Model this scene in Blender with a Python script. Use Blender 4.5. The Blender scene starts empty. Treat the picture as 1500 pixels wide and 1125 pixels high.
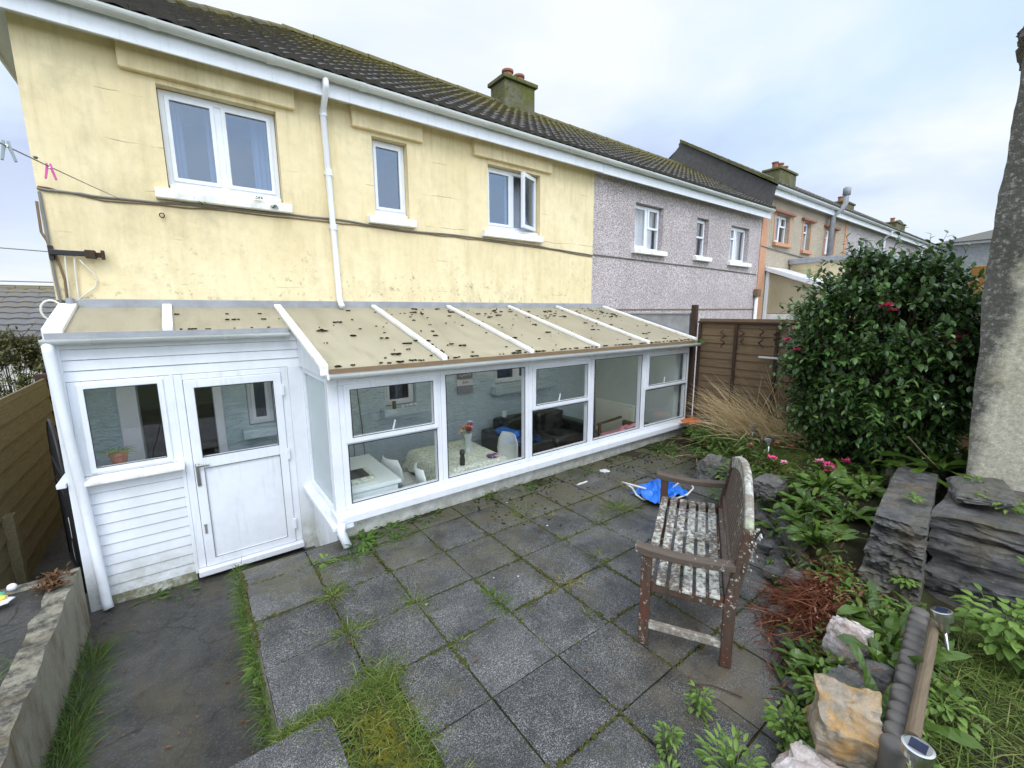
import bpy, math, random
from mathutils import Vector, Matrix, noise
R = math.radians
sc = bpy.context.scene
COL = sc.collection
OFF = {}
rnd = random.Random(7)

class MB:
    """collects geometry in world (or local) coordinates"""
    def __init__(s): s.v = []; s.f = []
    def add(s, vs, fs):
        n = len(s.v); s.v.extend([tuple(p) for p in vs]); s.f.extend([tuple(i + n for i in f) for f in fs]); return s
    def quad(s, a, b, c, d): return s.add([a, b, c, d], [(0, 1, 2, 3)])
    def box(s, x0, x1, y0, y1, z0, z1, m=None):
        vs = [Vector((x, y, z)) for x in (x0, x1) for y in (y0, y1) for z in (z0, z1)]
        if m: vs = [m @ p for p in vs]
        return s.add(vs, [(0, 1, 3, 2), (4, 6, 7, 5), (0, 4, 5, 1), (2, 3, 7, 6), (0, 2, 6, 4), (1, 5, 7, 3)])
    def bar(s, a, b, w, h, up=(0, 0, 1)):
        a = Vector(a); b = Vector(b); d = (b - a).normalized(); u = Vector(up)
        r = d.cross(u).normalized() * w / 2; u = r.normalized().cross(d).normalized() * h / 2
        vs = [p + sr * r + su * u for p in (a, b) for sr, su in ((-1, -1), (1, -1), (1, 1), (-1, 1))]
        return s.add(vs, [(3, 2, 1, 0), (4, 5, 6, 7), (0, 1, 5, 4), (1, 2, 6, 5), (2, 3, 7, 6), (3, 0, 4, 7)])
    def tube(s, pts, r, n=8, cap=True):
        pts = [Vector(p) for p in pts]; rs = r if isinstance(r, (list, tuple)) else [r] * len(pts)
        vs = []; fs = []; prev = None
        for i, p in enumerate(pts):
            d = (pts[min(i + 1, len(pts) - 1)] - pts[max(i - 1, 0)])
            d = d.normalized() if d.length > 1e-9 else Vector((0, 0, 1))
            if prev is None:
                a = d.cross(Vector((0, 0, 1)))
                if a.length < 1e-3: a = Vector((1, 0, 0))
                a.normalize()
            else:
                a = prev - d * prev.dot(d)
                a = a.normalized() if a.length > 1e-6 else d.orthogonal().normalized()
            prev = a; b = d.cross(a)
            for k in range(n):
                t = 2 * math.pi * k / n
                vs.append(p + (a * math.cos(t) + b * math.sin(t)) * rs[i])
        for i in range(len(pts) - 1):
            for k in range(n):
                fs.append((i * n + k, i * n + (k + 1) % n, (i + 1) * n + (k + 1) % n, (i + 1) * n + k))
        if cap:
            fs.append(tuple(range(n))[::-1]); fs.append(tuple((len(pts) - 1) * n + k for k in range(n)))
        return s.add(vs, fs)
    def lathe(s, prof, c, n=16, m=None):
        """profile of (radius, z) around a vertical axis through c"""
        vs = []; fs = []
        for r, z in prof:
            for k in range(n):
                t = 2 * math.pi * k / n; p = Vector((r * math.cos(t), r * math.sin(t), z))
                if m: p = m @ p
                vs.append(p + Vector(c))
        for i in range(len(prof) - 1):
            for k in range(n):
                fs.append((i * n + k, i * n + (k + 1) % n, (i + 1) * n + (k + 1) % n, (i + 1) * n + k))
        fs.append(tuple(range(n))[::-1]); fs.append(tuple((len(prof) - 1) * n + k for k in range(n)))
        return s.add(vs, fs)
    def extrude(s, poly, axis, a, b):
        """poly: 2-D points; axis 'x': points are (y,z); 'y': (x,z); 'z': (x,y)"""
        def P(q, t): return {'x': (t, q[0], q[1]), 'y': (q[0], t, q[1]), 'z': (q[0], q[1], t)}[axis]
        n = len(poly); vs = [P(q, a) for q in poly] + [P(q, b) for q in poly]
        fs = [tuple(range(n))[::-1], tuple(range(n, 2 * n))] + [(i, (i + 1) % n, n + (i + 1) % n, n + i) for i in range(n)]
        return s.add(vs, fs)
    def blob(s, c, rx, ry, rz, seed=0, amp=.25, fr=1.6, sub=3, m=None, flat=0.0, lam=0.0, ln=7):
        """a lumpy stone: displaced cube-sphere"""
        n = 2 ** sub; idx = {}; vs = []; fs = []
        def vid(p):
            k = tuple(round(q * 1000) for q in p)
            if k not in idx:
                d = Vector(p)
                box = d / max(abs(d.x), abs(d.y), abs(d.z)); sph = d.normalized()
                q = sph.lerp(box, flat)
                k2 = 1 + amp * noise.noise(q * fr + Vector((seed * 3.7, seed * 1.3, seed * 2.1))) + amp * .45 * noise.noise(q * fr * 3.1 + Vector((seed, 5, seed)))
                q = Vector((q.x * rx, q.y * ry, q.z * rz)) * k2
                if lam:
                    zz = q.z / rz * ln + 1.2 * noise.noise(Vector((q.x, q.y, 0)) * 3 + Vector((seed, 0, 0)))
                    fl = math.floor(zz); sx_ = 1 + lam * noise.noise(Vector((fl * 1.7 + seed, 3, 1))) + lam * .8 * noise.noise(Vector((q.x * 5 / rx, q.y * 5 / ry, fl * 2.3 + seed)))
                    q.x *= sx_; q.y *= sx_; q += Vector((noise.noise(q * 16), noise.noise(q * 16 + Vector((7, 0, 0))), noise.noise(q * 16 + Vector((0, 7, 0))))) * min(rx, ry, rz) * .07
                if m: q = m @ q
                idx[k] = len(vs); vs.append(q + Vector(c))
            return idx[k]
        for ax in range(3):
            for sg in (-1, 1):
                for i in range(n):
                    for j in range(n):
                        q = []
                        for di, dj in ((0, 0), (1, 0), (1, 1), (0, 1)):
                            u = -1 + 2 * (i + di) / n; w = -1 + 2 * (j + dj) / n
                            p = [0, 0, 0]; p[ax] = sg; p[(ax + 1) % 3] = u; p[(ax + 2) % 3] = w; q.append(vid(p))
                        fs.append(tuple(q) if sg > 0 else tuple(q[::-1]))
        return s.add(vs, fs)
    def leaf(s, base, d, up, L, W, droop=.3, seg=3, fold=.25, wave=0.0, prof=None, twist=0):
        """a folded leaf strip with a midrib"""
        d = Vector(d).normalized(); up = Vector(up); sd = d.cross(up)
        if sd.length < 1e-4: sd = d.orthogonal()
        sd.normalize(); nrm = sd.cross(d).normalized()
        vs = []; fs = []; p = Vector(base); dd = d.copy()
        for i in range(seg + 1):
            t = i / seg
            w = W / 2 * (prof(t) if prof else math.sin(math.pi * min(1, .12 + .88 * t)) ** .8)
            wz = wave * math.sin(t * 11 + L * 90)
            e = nrm * (abs(w) * fold)
            vs += [p - sd * w + e + nrm * wz, p, p + sd * w + e - nrm * wz]
            dd = (dd - Vector((0, 0, 1)) * droop / seg).normalized(); nrm = sd.cross(dd).normalized()
            p = p + dd * L / seg
        for i in range(seg):
            a = i * 3; fs += [(a, a + 1, a + 4, a + 3), (a + 1, a + 2, a + 5, a + 4)]
        return s.add(vs, fs)
    def blade(s, base, d, L, w, bend, seg=3):
        """a grass blade tapering to a point"""
        p = Vector(base); d = Vector(d).normalized()
        side = d.cross(Vector((rnd.uniform(-1, 1), rnd.uniform(-1, 1), .1)))
        if side.length < 1e-3: side = Vector((1, 0, 0))
        side.normalize(); vs = []; fs = []
        h = Vector((d.x, d.y, 0)); h = h.normalized() if h.length > 1e-3 else Vector((rnd.uniform(-1, 1), rnd.uniform(-1, 1), 0)).normalized()
        for i in range(seg + 1):
            t = i / seg; ww = w * (1 - t * .92) / 2
            vs += [p - side * ww, p + side * ww]
            d = (d + (h * .7 - Vector((0, 0, 1)) * .75) * bend / seg).normalized(); p = p + d * L / seg
        for i in range(seg): fs.append((i * 2, i * 2 + 1, i * 2 + 3, i * 2 + 2))
        return s.add(vs, fs)

def base_name(o): return o.name

def build(name, mb, mat, parent=None, bevel=0.0, smooth=False, loc=None, local=False, solid=0.0):
    me = bpy.data.meshes.new(name)
    if parent is not None: off = Vector((0, 0, 0)) if local else OFF[parent.name]
    else: off = Vector(loc) if loc is not None else Vector((0, 0, 0))
    me.from_pydata([tuple(Vector(p) - off) for p in mb.v], [], mb.f)
    me.validate(verbose=False); me.update()
    if smooth: me.polygons.foreach_set('use_smooth', [True] * len(me.polygons))
    o = bpy.data.objects.new(name, me); COL.objects.link(o)
    if mat: me.materials.append(mat)
    if parent is not None: o.parent = parent
    else: o.location = off
    OFF[o.name] = off.copy() if not local else Vector((0, 0, 0))
    if bevel:
        m = o.modifiers.new('bevel', 'BEVEL'); m.width = bevel; m.segments = 2; m.limit_method = 'ANGLE'; m.angle_limit = R(40)
        m.use_clamp_overlap = True
    if solid:
        m = o.modifiers.new('solid', 'SOLIDIFY'); m.thickness = solid; m.offset = 0
    return o

def tag(o, label, cat, group=None, kind=None):
    o['label'] = label; o['category'] = cat
    if group: o['group'] = group
    if kind: o['kind'] = kind
    return o

def thing(name, label, cat, loc=(0, 0, 0), rotz=0, group=None):
    o = bpy.data.objects.new(name, None); COL.objects.link(o); o.empty_display_size = .1
    o.location = loc; o.rotation_euler = (0, 0, rotz); OFF[o.name] = Vector(loc)
    return tag(o, label, cat, group)

def single(name, mb, mat, label, cat, loc, group=None, kind=None, **k):
    return tag(build(name, mb, mat, None, loc=loc, **k), label, cat, group, kind)

def struct(name, mb, mat, loc=(0, 0, 0), kind='structure', **k):
    o = build(name, mb, mat, None, loc=loc, **k); o['kind'] = kind; return o

# ---------------------------------------------------------------- materials
class NT:
    def __init__(s, name):
        s.m = bpy.data.materials.new(name); s.m.use_nodes = True; s.t = s.m.node_tree; s.t.nodes.clear()
        s.out = s.t.nodes.new('ShaderNodeOutputMaterial'); s._c = None
    def n(s, t, **k):
        o = s.t.nodes.new(t)
        for a, b in k.items(): setattr(o, a, b)
        return o
    def l(s, a, b): s.t.links.new(a, b)
    def setin(s, node, key, val):
        i = node.inputs[key]
        if isinstance(val, bpy.types.NodeSocket): s.l(val, i)
        elif val is not None:
            if i.type == 'RGBA' and not hasattr(val, '__len__'): val = (val, val, val, 1)
            elif i.type == 'RGBA' and len(val) == 3: val = (*val, 1)
            i.default_value = val
    @property
    def co(s):
        if s._c is None: s._c = s.n('ShaderNodeTexCoord').outputs['Object']
        return s._c
    def scl(s, v, loc=(0, 0, 0), rot=(0, 0, 0)):
        m = s.n('ShaderNodeMapping'); s.l(s.co, m.inputs[0]); m.inputs['Scale'].default_value = v; m.inputs['Location'].default_value = loc; m.inputs['Rotation'].default_value = rot
        return m.outputs[0]
    def noise(s, scale=5, detail=4, rough=.55, vec=None, dist=0):
        n = s.n('ShaderNodeTexNoise'); s.l(vec or s.co, n.inputs['Vector'])
        n.inputs['Scale'].default_value = scale; n.inputs['Detail'].default_value = detail; n.inputs['Roughness'].default_value = rough; n.inputs['Distortion'].default_value = dist
        return n.outputs['Fac']
    def vor(s, scale=5, vec=None, feature='F1', out='Distance', rand=1):
        n = s.n('ShaderNodeTexVoronoi'); n.feature = feature; s.l(vec or s.co, n.inputs['Vector'])
        n.inputs['Scale'].default_value = scale; n.inputs['Randomness'].default_value = rand
        return n.outputs[out]
    def wave(s, scale, vec=None, dist=0, axis='X', detail=2):
        n = s.n('ShaderNodeTexWave'); n.bands_direction = axis; s.l(vec or s.co, n.inputs['Vector'])
        n.inputs['Scale'].default_value = scale; n.inputs['Distortion'].default_value = dist; n.inputs['Detail'].default_value = detail
        return n.outputs['Fac']
    def ramp(s, fac, stops, interp='LINEAR'):
        n = s.n('ShaderNodeValToRGB'); s.l(fac, n.inputs[0]); e = n.color_ramp.elements; n.color_ramp.interpolation = interp
        while len(e) < len(stops): e.new(.5)
        for q, (p, c) in zip(e, stops):
            q.position = p; q.color = (c, c, c, 1) if not hasattr(c, '__len__') else (*c[:3], 1)
        return n.outputs[0]
    def mix(s, fac, a, b, mode='MIX'):
        n = s.n('ShaderNodeMix', data_type='RGBA', blend_type=mode)
        s.setin(n, 0, fac); s.setin(n, 6, a); s.setin(n, 7, b); return n.outputs[2]
    def math(s, op, a, b=None, clamp=False):
        n = s.n('ShaderNodeMath', operation=op, use_clamp=clamp); s.setin(n, 0, a)
        if b is not None: s.setin(n, 1, b)
        return n.outputs[0]
    def isl(s): return s.n('ShaderNodeNewGeometry').outputs['Random Per Island']
    def objrand(s): return s.n('ShaderNodeObjectInfo').outputs['Random']
    def sep(s, axis='Z', vec=None):
        n = s.n('ShaderNodeSeparateXYZ'); s.l(vec or s.co, n.inputs[0]); return n.outputs[axis]
    def normz(s):
        n = s.n('ShaderNodeSeparateXYZ'); s.l(s.n('ShaderNodeNewGeometry').outputs['Normal'], n.inputs[0]); return n.outputs['Z']
    def bump(s, h, strength=.5, dist=.01, prev=None):
        n = s.n('ShaderNodeBump'); s.l(h, n.inputs['Height']); n.inputs['Strength'].default_value = strength; n.inputs['Distance'].default_value = dist
        if prev: s.l(prev, n.inputs['Normal'])
        return n.outputs[0]
    def pr(s, col, rough=.6, spec=.5, bump=None, metal=0, **k):
        n = s.n('ShaderNodeBsdfPrincipled'); s.setin(n, 'Base Color', col); s.setin(n, 'Roughness', rough); s.setin(n, 'Specular IOR Level', spec); s.setin(n, 'Metallic', metal)
        if bump: s.l(bump, n.inputs['Normal'])
        for a, b in k.items(): s.setin(n, a, b)
        return n.outputs[0]
    def done(s, sh): s.l(sh, s.out.inputs[0]); return s.m

def plain(name, col, rough=.6, var=.18, sc_=6, spec=.5, bump=.15, bs=60, metal=0, isl=0):
    t = NT(name); f = t.noise(sc_, 5); c = t.mix(f, [q * (1 - var) for q in col], [min(1, q * (1 + var)) for q in col])
    if isl:
        i = t.math('ADD', t.math('MULTIPLY', t.isl(), isl), 1 - isl / 2)
        n = t.n('ShaderNodeVectorMath', operation='SCALE'); t.l(c, n.inputs[0]); t.l(i, n.inputs['Scale']); c = n.outputs[0]
    b = t.bump(t.noise(bs, 4), bump, .004) if bump else None
    return t.done(t.pr(c, rough, spec, b, metal))

def leafmat(name, dark, light, rough=.45, trans=.25, spec=.4, tip=None):
    t = NT(name); i = t.isl(); f = t.noise(4, 3)
    k = t.math('ADD', t.math('MULTIPLY', i, .75), t.math('MULTIPLY', f, .35), True)
    stops = [(0, dark), (.75, light)] + ([(1, tip)] if tip else [])
    c = t.ramp(k, stops)
    a = t.pr(c, rough, spec); tr = t.n('ShaderNodeBsdfTranslucent'); t.l(c, tr.inputs[0])
    m = t.n('ShaderNodeMixShader'); m.inputs[0].default_value = trans; t.l(a, m.inputs[1]); t.l(tr.outputs[0], m.inputs[2])
    return t.done(m.outputs[0])
M = {}
def m_render(name, base, light, stain, cracks=True):
    """painted render with damp stains, mould spots and hairline cracks (z = 0 at the bottom of the wall)"""
    t = NT(name)
    c = t.mix(t.ramp(t.noise(.9, 6, .6), [(.3, 0), (.7, 1)]), base, light)
    # fine mottling
    c = t.mix(t.ramp(t.noise(9, 6, .65), [(.42, 0), (.75, .35)]), c, [q * .8 for q in base])
    z = t.sep('Z')
    run = t.noise(3.0, 6, .65, t.scl((1.6, 1.6, .25)))
    c = t.mix(t.ramp(run, [(.5, 0), (.74, .55)]), c, stain)
    eav = t.ramp(t.math('MULTIPLY', t.math('SUBTRACT', z, 3.6), .7), [(0, .35), (1, 1)])
    fine = t.math('MULTIPLY', t.ramp(t.noise(5, 7, .7, t.scl((3.2, 3.2, .16))), [(.5, 0), (.68, .5)]), t.math('MULTIPLY', eav, t.ramp(t.noise(1.1, 4), [(.4, .1), (.62, 1)])))
    c = t.mix(fine, c, (.37, .33, .20))
    c = t.mix(t.math('MULTIPLY', t.ramp(t.noise(1.9, 8, .75), [(.55, 0), (.72, .5)]), 1.0), c, (.44, .39, .26))
    # mould near the foot of the painted wall
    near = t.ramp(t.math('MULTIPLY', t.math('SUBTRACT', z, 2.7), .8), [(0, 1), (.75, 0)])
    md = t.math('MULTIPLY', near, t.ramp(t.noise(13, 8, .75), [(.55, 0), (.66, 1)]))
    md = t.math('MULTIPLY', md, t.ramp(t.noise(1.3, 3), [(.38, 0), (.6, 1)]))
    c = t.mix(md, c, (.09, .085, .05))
    # left edge grime
    gr = t.math('MULTIPLY', t.ramp(t.noise(2.2, 7, .7, t.scl((1, 1, .7))), [(.5, 0), (.78, .7)]), t.ramp(t.math('MULTIPLY', t.sep('X'), .33), [(.0, 1), (.8, .15)]))
    c = t.mix(gr, c, (.30, .26, .14))
    if cracks:
        w = t.noise(1.2, 4, .6, t.scl((.6, 1, 1)))
        zz = t.math('ADD', z, t.math('MULTIPLY', w, .22))
        fr = t.math('FRACT', t.math('MULTIPLY', zz, 2.35))
        cr = t.math('MULTIPLY', t.ramp(fr, [(.0, 1), (.012, 1), (.02, 0)], 'LINEAR'), t.ramp(t.noise(1.4, 5, .6), [(.52, 0), (.6, .75)]))
        c = t.mix(cr, c, (.2, .16, .08))
    b = t.bump(t.noise(55, 6, .7), .25, .006); b = t.bump(t.noise(4, 5), .3, .02, b)
    return t.done(t.pr(c, .85, .25, b))
M['yellow'] = m_render('yellow_render', (.735, .605, .35), (.88, .76, .50), (.55, .455, .25))
def m_dash(name, a, b_, c_):
    t = NT(name); v = t.vor(95, out='Color'); s = t.n('ShaderNodeSeparateColor'); t.l(v, s.inputs[0])
    c = t.ramp(s.outputs[0], [(.15, a), (.5, b_), (.85, c_)])
    c = t.mix(t.ramp(t.noise(1.3, 6), [(.35, 0), (.75, .5)]), c, [q * .62 for q in b_])
    b = t.bump(t.vor(95), .9, .012)
    return t.done(t.pr(c, .9, .2, b))
M['dash'] = m_dash('pebbledash', (.25, .21, .21), (.57, .485, .485), (.90, .83, .83))
M['dash_beige'] = m_dash('beige_dash', (.34, .28, .21), (.52, .45, .34), (.62, .55, .43))
M['dash_grey'] = m_dash('grey_dash', (.40, .37, .36), (.52, .48, .47), (.62, .58, .57))
M['orange'] = plain('orange_paint', (.52, .27, .16), .8, .2)
# blue painted rough wall inside the conservatory
t = NT('blue_rough_wall')
v = t.noise(9, 5, .6, t.scl((1, 1, 2.6), rot=(0, R(18), 0)), 1.6)
c = t.mix(t.ramp(v, [(.35, 0), (.7, 1)]), (.50, .64, .71), (.62, .74, .79))
M['blue_wall'] = t.done(t.pr(c, .6, .3, t.bump(v, .9, .035)))
# roof tiles with moss toward the ridge
def m_tiles(name, a=(.034, .031, .028), b_=(.145, .132, .115), moss=1.0, z0=5.55, yel=(.22, .185, .05)):
    t = NT(name); i = t.isl()
    c = t.mix(t.noise(14, 6, .7), a, b_)
    c = t.mix(t.ramp(t.noise(40, 3, .8), [(.62, 0), (.75, .6)]), c, (.16, .16, .16))
    z = t.sep('Z')
    g = t.math('ADD', t.math('MULTIPLY', t.math('SUBTRACT', z, z0), .62), t.math('SUBTRACT', t.math('MULTIPLY', t.noise(.8, 4), 1.5), .95))
    ms = t.math('MULTIPLY', t.ramp(t.math('ADD', t.math('MULTIPLY', t.noise(9, 8, .75), 1.2), t.math('MULTIPLY', g, .38)), [(.52, 0), (.78, .92)]), moss)
    c = t.mix(ms, c, t.mix(t.noise(25, 4), (.05, .046, .014), yel))
    b = t.bump(t.noise(60, 5), .5, .008); b = t.bump(ms, .5, .02, b)
    return t.done(t.pr(c, .75, .3, b))
M['tiles'] = m_tiles('mossy_concrete_tiles'); M['tiles_far'] = m_tiles('grey_tiles', (.09, .09, .09), (.17, .16, .15), .35); M['tiles_bungalow'] = m_tiles('lichened_bungalow_tiles', (.09, .09, .095), (.22, .21, .20), 1.0, 4.75, (.42, .31, .06))
# white plastic
t = NT('white_upvc'); d = t.noise(3, 7, .7); c = t.mix(t.ramp(d, [(.45, 0), (.8, .5)]), (.79, .815, .865), (.56, .58, .56))
c = t.mix(t.ramp(t.noise(24, 7, .82), [(.62, 0), (.73, .45)]), c, (.34, .35, .28)); c = t.mix(t.ramp(t.noise(4, 6, .7, t.scl((4, 4, .3))), [(.54, 0), (.72, .4)]), c, (.48, .50, .45))
M['upvc'] = t.done(t.pr(c, .32, .5))
t = NT('white_cladding'); d = t.noise(2.2, 7, .7, t.scl((1, 1, .5))); c = t.mix(t.ramp(d, [(.38, 0), (.78, .7)]), (.78, .805, .855), (.52, .54, .50))
zg = t.math('MULTIPLY', t.ramp(t.sep('Z'), [(.02, 1), (.55, 0)]), t.ramp(t.noise(6, 7, .75), [(.36, 0), (.6, .85)])); c = t.mix(zg, c, (.26, .27, .16))
c = t.mix(t.ramp(t.noise(22, 6, .8), [(.66, 0), (.74, .6)]), c, (.32, .31, .27))
M['clad'] = t.done(t.pr(c, .42, .4))
t = NT('white_gutter'); d = t.noise(2.5, 6, .7, t.scl((.5, 2, 4))); c = t.mix(t.ramp(d, [(.38, 0), (.75, .8)]), (.66, .68, .67), (.38, .40, .34))
M['gutter'] = t.done(t.pr(c, .4, .45))
t = NT('white_masonry_paint'); c = t.mix(t.ramp(t.noise(5, 7, .7), [(.4, 0), (.68, .85)]), (.78, .78, .76), (.42, .42, .34))
zg = t.math('MULTIPLY', t.ramp(t.sep('Z'), [(.52, 1), (.72, 0)]), t.ramp(t.noise(9, 7, .75), [(.34, 0), (.56, .9)])); c = t.mix(zg, c, (.17, .17, .09))
z = t.sep('Z'); M['whitewash'] = t.done(t.pr(c, .8, .3, t.bump(t.noise(30, 6), .5, .01)))
t = NT('stained_sill'); c = t.mix(t.ramp(t.noise(6, 7, .75), [(.5, 0), (.72, .8)]), (.85, .84, .82), (.46, .45, .38)); c = t.mix(t.ramp(t.noise(17, 6, .8), [(.63, 0), (.7, .9)]), c, (.06, .055, .04))
M['sill'] = t.done(t.pr(c, .7, .3, t.bump(t.noise(40, 5), .4, .006)))
M['lead'] = plain('grey_lead', (.30, .31, .33), .55, .45, 7, .5, .4, 25)
# window glass: clear sheet with a mirror share by Fresnel
def m_glass(name, tint=(1, 1, 1), k=1.0, rough=0.0, refl=(1, 1, 1)):
    t = NT(name); f = t.n('ShaderNodeLayerWeight'); f.inputs[0].default_value = .5; fr_ = t.math('ADD', .045, t.math('MULTIPLY', t.math('POWER', f.outputs['Facing'], 4.5), .9))
    tr = t.n('ShaderNodeBsdfTransparent'); tr.inputs[0].default_value = (*tint, 1)
    g = t.n('ShaderNodeBsdfGlossy'); g.inputs[0].default_value = (*refl, 1); g.inputs[1].default_value = rough
    t.l(t.bump(t.noise(1.6, 2), .06, .02), g.inputs['Normal'])
    fac = t.math('MULTIPLY', fr_, k, True)
    m = t.n('ShaderNodeMixShader'); t.l(fac, m.inputs[0]); t.l(tr.outputs[0], m.inputs[1]); t.l(g.outputs[0], m.inputs[2])
    return t.done(m.outputs[0])
M['glass'] = m_glass('window_glass', (.99, .995, .995), 1.25); M['glass_up'] = m_glass('double_glazing', (.66, .74, .86), 2.6, 0.0, (.74, .86, 1.0))
t = NT('frosted_side_glass'); a = t.pr(t.mix(t.noise(2, 4), (.60, .70, .72), (.74, .82, .83)), .12, .5); tr = t.n('ShaderNodeBsdfTransparent'); m = t.n('ShaderNodeMixShader'); m.inputs[0].default_value = .45
t.l(a, m.inputs[1]); t.l(tr.outputs[0], m.inputs[2]); M['glass_side'] = t.done(m.outputs[0])
# polycarbonate sheet
t = NT('yellowed_polycarbonate')
rib = t.wave(11, axis='X'); d = t.noise(1.6, 7, .7, t.scl((1.2, .5, .5)))
c = t.mix(t.ramp(d, [(.3, 0), (.75, 1)]), (.78, .70, .54), (.60, .53, .375))
c = t.mix(t.ramp(rib, [(.5, 0), (.95, .38)]), c, (.70, .67, .56))
c = t.mix(t.ramp(t.noise(5, 8, .75, t.scl((1.4, .35, .35))), [(.5, 0), (.74, .55)]), c, (.34, .31, .17))
c = t.mix(t.ramp(t.noise(24, 6, .8), [(.64, 0), (.74, .7)]), c, (.13, .11, .05))
a = t.pr(c, .28, .5, t.bump(rib, .25, .006)); tl = t.n('ShaderNodeBsdfTranslucent'); t.l(t.mix(.65, c, (.95, .95, .88)), tl.inputs[0])
m = t.n('ShaderNodeMixShader'); m.inputs[0].default_value = .6; t.l(a, m.inputs[1]); t.l(tl.outputs[0], m.inputs[2]); M['poly'] = t.done(m.outputs[0])
# wet exposed-aggregate paving slabs
def m_slab(name, k=1.0, spk=1.0):
    t = NT(name); i = t.isl()
    c = t.mix(t.noise(2.3, 6, .65), (.022 * k, .022 * k, .024 * k), (.075 * k, .073 * k, .07 * k))
    iv = t.math('ADD', t.math('MULTIPLY', i, .85), .6); sv = t.n('ShaderNodeVectorMath', operation='SCALE'); t.l(c, sv.inputs[0]); t.l(iv, sv.inputs['Scale']); c = sv.outputs[0]
    v = t.n('ShaderNodeTexVoronoi'); t.l(t.co, v.inputs['Vector']); v.inputs['Scale'].default_value = 150
    s = t.n('ShaderNodeSeparateColor'); t.l(v.outputs['Color'], s.inputs[0])
    sp = t.math('MULTIPLY', t.ramp(s.outputs[0], [(.66, 0), (.86, 1)]), t.ramp(v.outputs['Distance'], [(.32, 1), (.6, 0)]))
    patch = t.ramp(t.noise(3.1, 5, .6), [(.3, .3), (.7, 1)])
    c = t.mix(t.math('MULTIPLY', t.math('MULTIPLY', sp, patch), .62 * spk), c, t.ramp(s.outputs[1], [(0, (.14, .13, .12)), (1, (.62, .60, .56))]))
    v2 = t.n('ShaderNodeTexVoronoi'); t.l(t.co, v2.inputs['Vector']); v2.inputs['Scale'].default_value = 330
    s3 = t.n('ShaderNodeSeparateColor'); t.l(v2.outputs['Color'], s3.inputs[0]); c = t.mix(t.math('MULTIPLY', t.ramp(s3.outputs[0], [(.5, 0), (.82, .8)]), patch), c, t.ramp(s3.outputs[1], [(0, (.10, .095, .085)), (1, (.42, .41, .38))]))
    blot = t.ramp(t.noise(2.6, 8, .72, None, .6), [(.36, .5), (.56, 1.12)]); sv2 = t.n('ShaderNodeVectorMath', operation='SCALE'); t.l(c, sv2.inputs[0]); t.l(blot, sv2.inputs['Scale']); c = sv2.outputs[0]
    bx = t.n('ShaderNodeVectorMath', operation='DISTANCE'); t.l(t.co, bx.inputs[0]); bx.inputs[1].default_value = (2.15, .95, 0); st = t.math('MULTIPLY', t.ramp(bx.outputs['Value'], [(.15, 1), (.75, 0)]), t.ramp(t.noise(4, 6, .7), [(.38, 0), (.62, .75)])); c = t.mix(st, c, (.13, .105, .065))
    nearw = t.ramp(t.math('MULTIPLY', t.math('ADD', t.sep('Y'), t.math('MULTIPLY', t.sep('X'), .22)), .22), [(.55, 0), (.98, .20)]); gm = t.ramp(t.math('ADD', t.noise(1.7, 7, .7), nearw), [(.55, 0), (.76, .8)]); c = t.mix(gm, c, t.mix(t.noise(8, 5, .7), (.055, .05, .026), (.13, .115, .055)))
    c = t.mix(t.math('MULTIPLY', t.ramp(t.noise(11, 7, .8), [(.62, 0), (.72, .55)]), patch), c, (.02, .02, .02))
    lc = t.n('ShaderNodeTexVoronoi'); t.l(t.co, lc.inputs['Vector']); lc.inputs['Scale'].default_value = 7
    s2 = t.n('ShaderNodeSeparateColor'); t.l(lc.outputs['Color'], s2.inputs[0])
    rad = t.math('ADD', lc.outputs['Distance'], t.math('MULTIPLY', t.noise(60, 3), .05))
    li = t.math('MULTIPLY', t.ramp(rad, [(.075, 1), (.10, 0)]), t.math('GREATER_THAN', s2.outputs[0], .70))
    c = t.mix(li, c, (.62, .62, .55))
    r = t.ramp(t.noise(1.7, 5, .6), [(.3, .28), (.7, .62)])
    b = t.bump(v.outputs['Distance'], .45, .004); b = t.bump(t.noise(5, 5), .3, .01, b)
    return t.done(t.pr(c, r, .5, b))
M['slab'] = m_slab('wet_aggregate_slab', .68, 1.0); 
t = NT('dark_wet_path'); c = t.mix(t.ramp(t.noise(2.2, 9, .72, None, .8), [(.3, 0), (.7, 1)]), (.012, .012, .012), (.075, .07, .062))
v = t.n('ShaderNodeTexVoronoi'); t.l(t.co, v.inputs['Vector']); v.inputs['Scale'].default_value = 120; s_ = t.n('ShaderNodeSeparateColor'); t.l(v.outputs['Color'], s_.inputs[0]); c = t.mix(t.ramp(s_.outputs[0], [(.7, 0), (.95, .4)]), c, (.13, .125, .11))
ck = t.n('ShaderNodeTexVoronoi'); ck.feature = 'DISTANCE_TO_EDGE'; cv_ = t.n('ShaderNodeVectorMath', operation='ADD'); nn = t.n('ShaderNodeTexNoise'); t.l(t.co, nn.inputs['Vector']); nn.inputs['Scale'].default_value = 5; nn.inputs['Detail'].default_value = 5; t.l(t.co, cv_.inputs[0]); sc2 = t.n('ShaderNodeVectorMath', operation='SCALE'); t.l(nn.outputs['Color'], sc2.inputs[0]); sc2.inputs['Scale'].default_value = .35; t.l(sc2.outputs[0], cv_.inputs[1]); t.l(cv_.outputs[0], ck.inputs['Vector']); ck.inputs['Scale'].default_value = .9
c = t.mix(t.ramp(ck.outputs['Distance'], [(.0, .85), (.012, 0)]), c, (.01, .011, .006))
c = t.mix(t.ramp(t.noise(60, 3, .9), [(.68, 0), (.76, .9)]), c, (.42, .41, .38)); c = t.mix(t.ramp(t.noise(2.2, 5, .7, t.scl((1, .5, 1))), [(.5, 0), (.7, .75)]), c, (.085, .07, .038))
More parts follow.
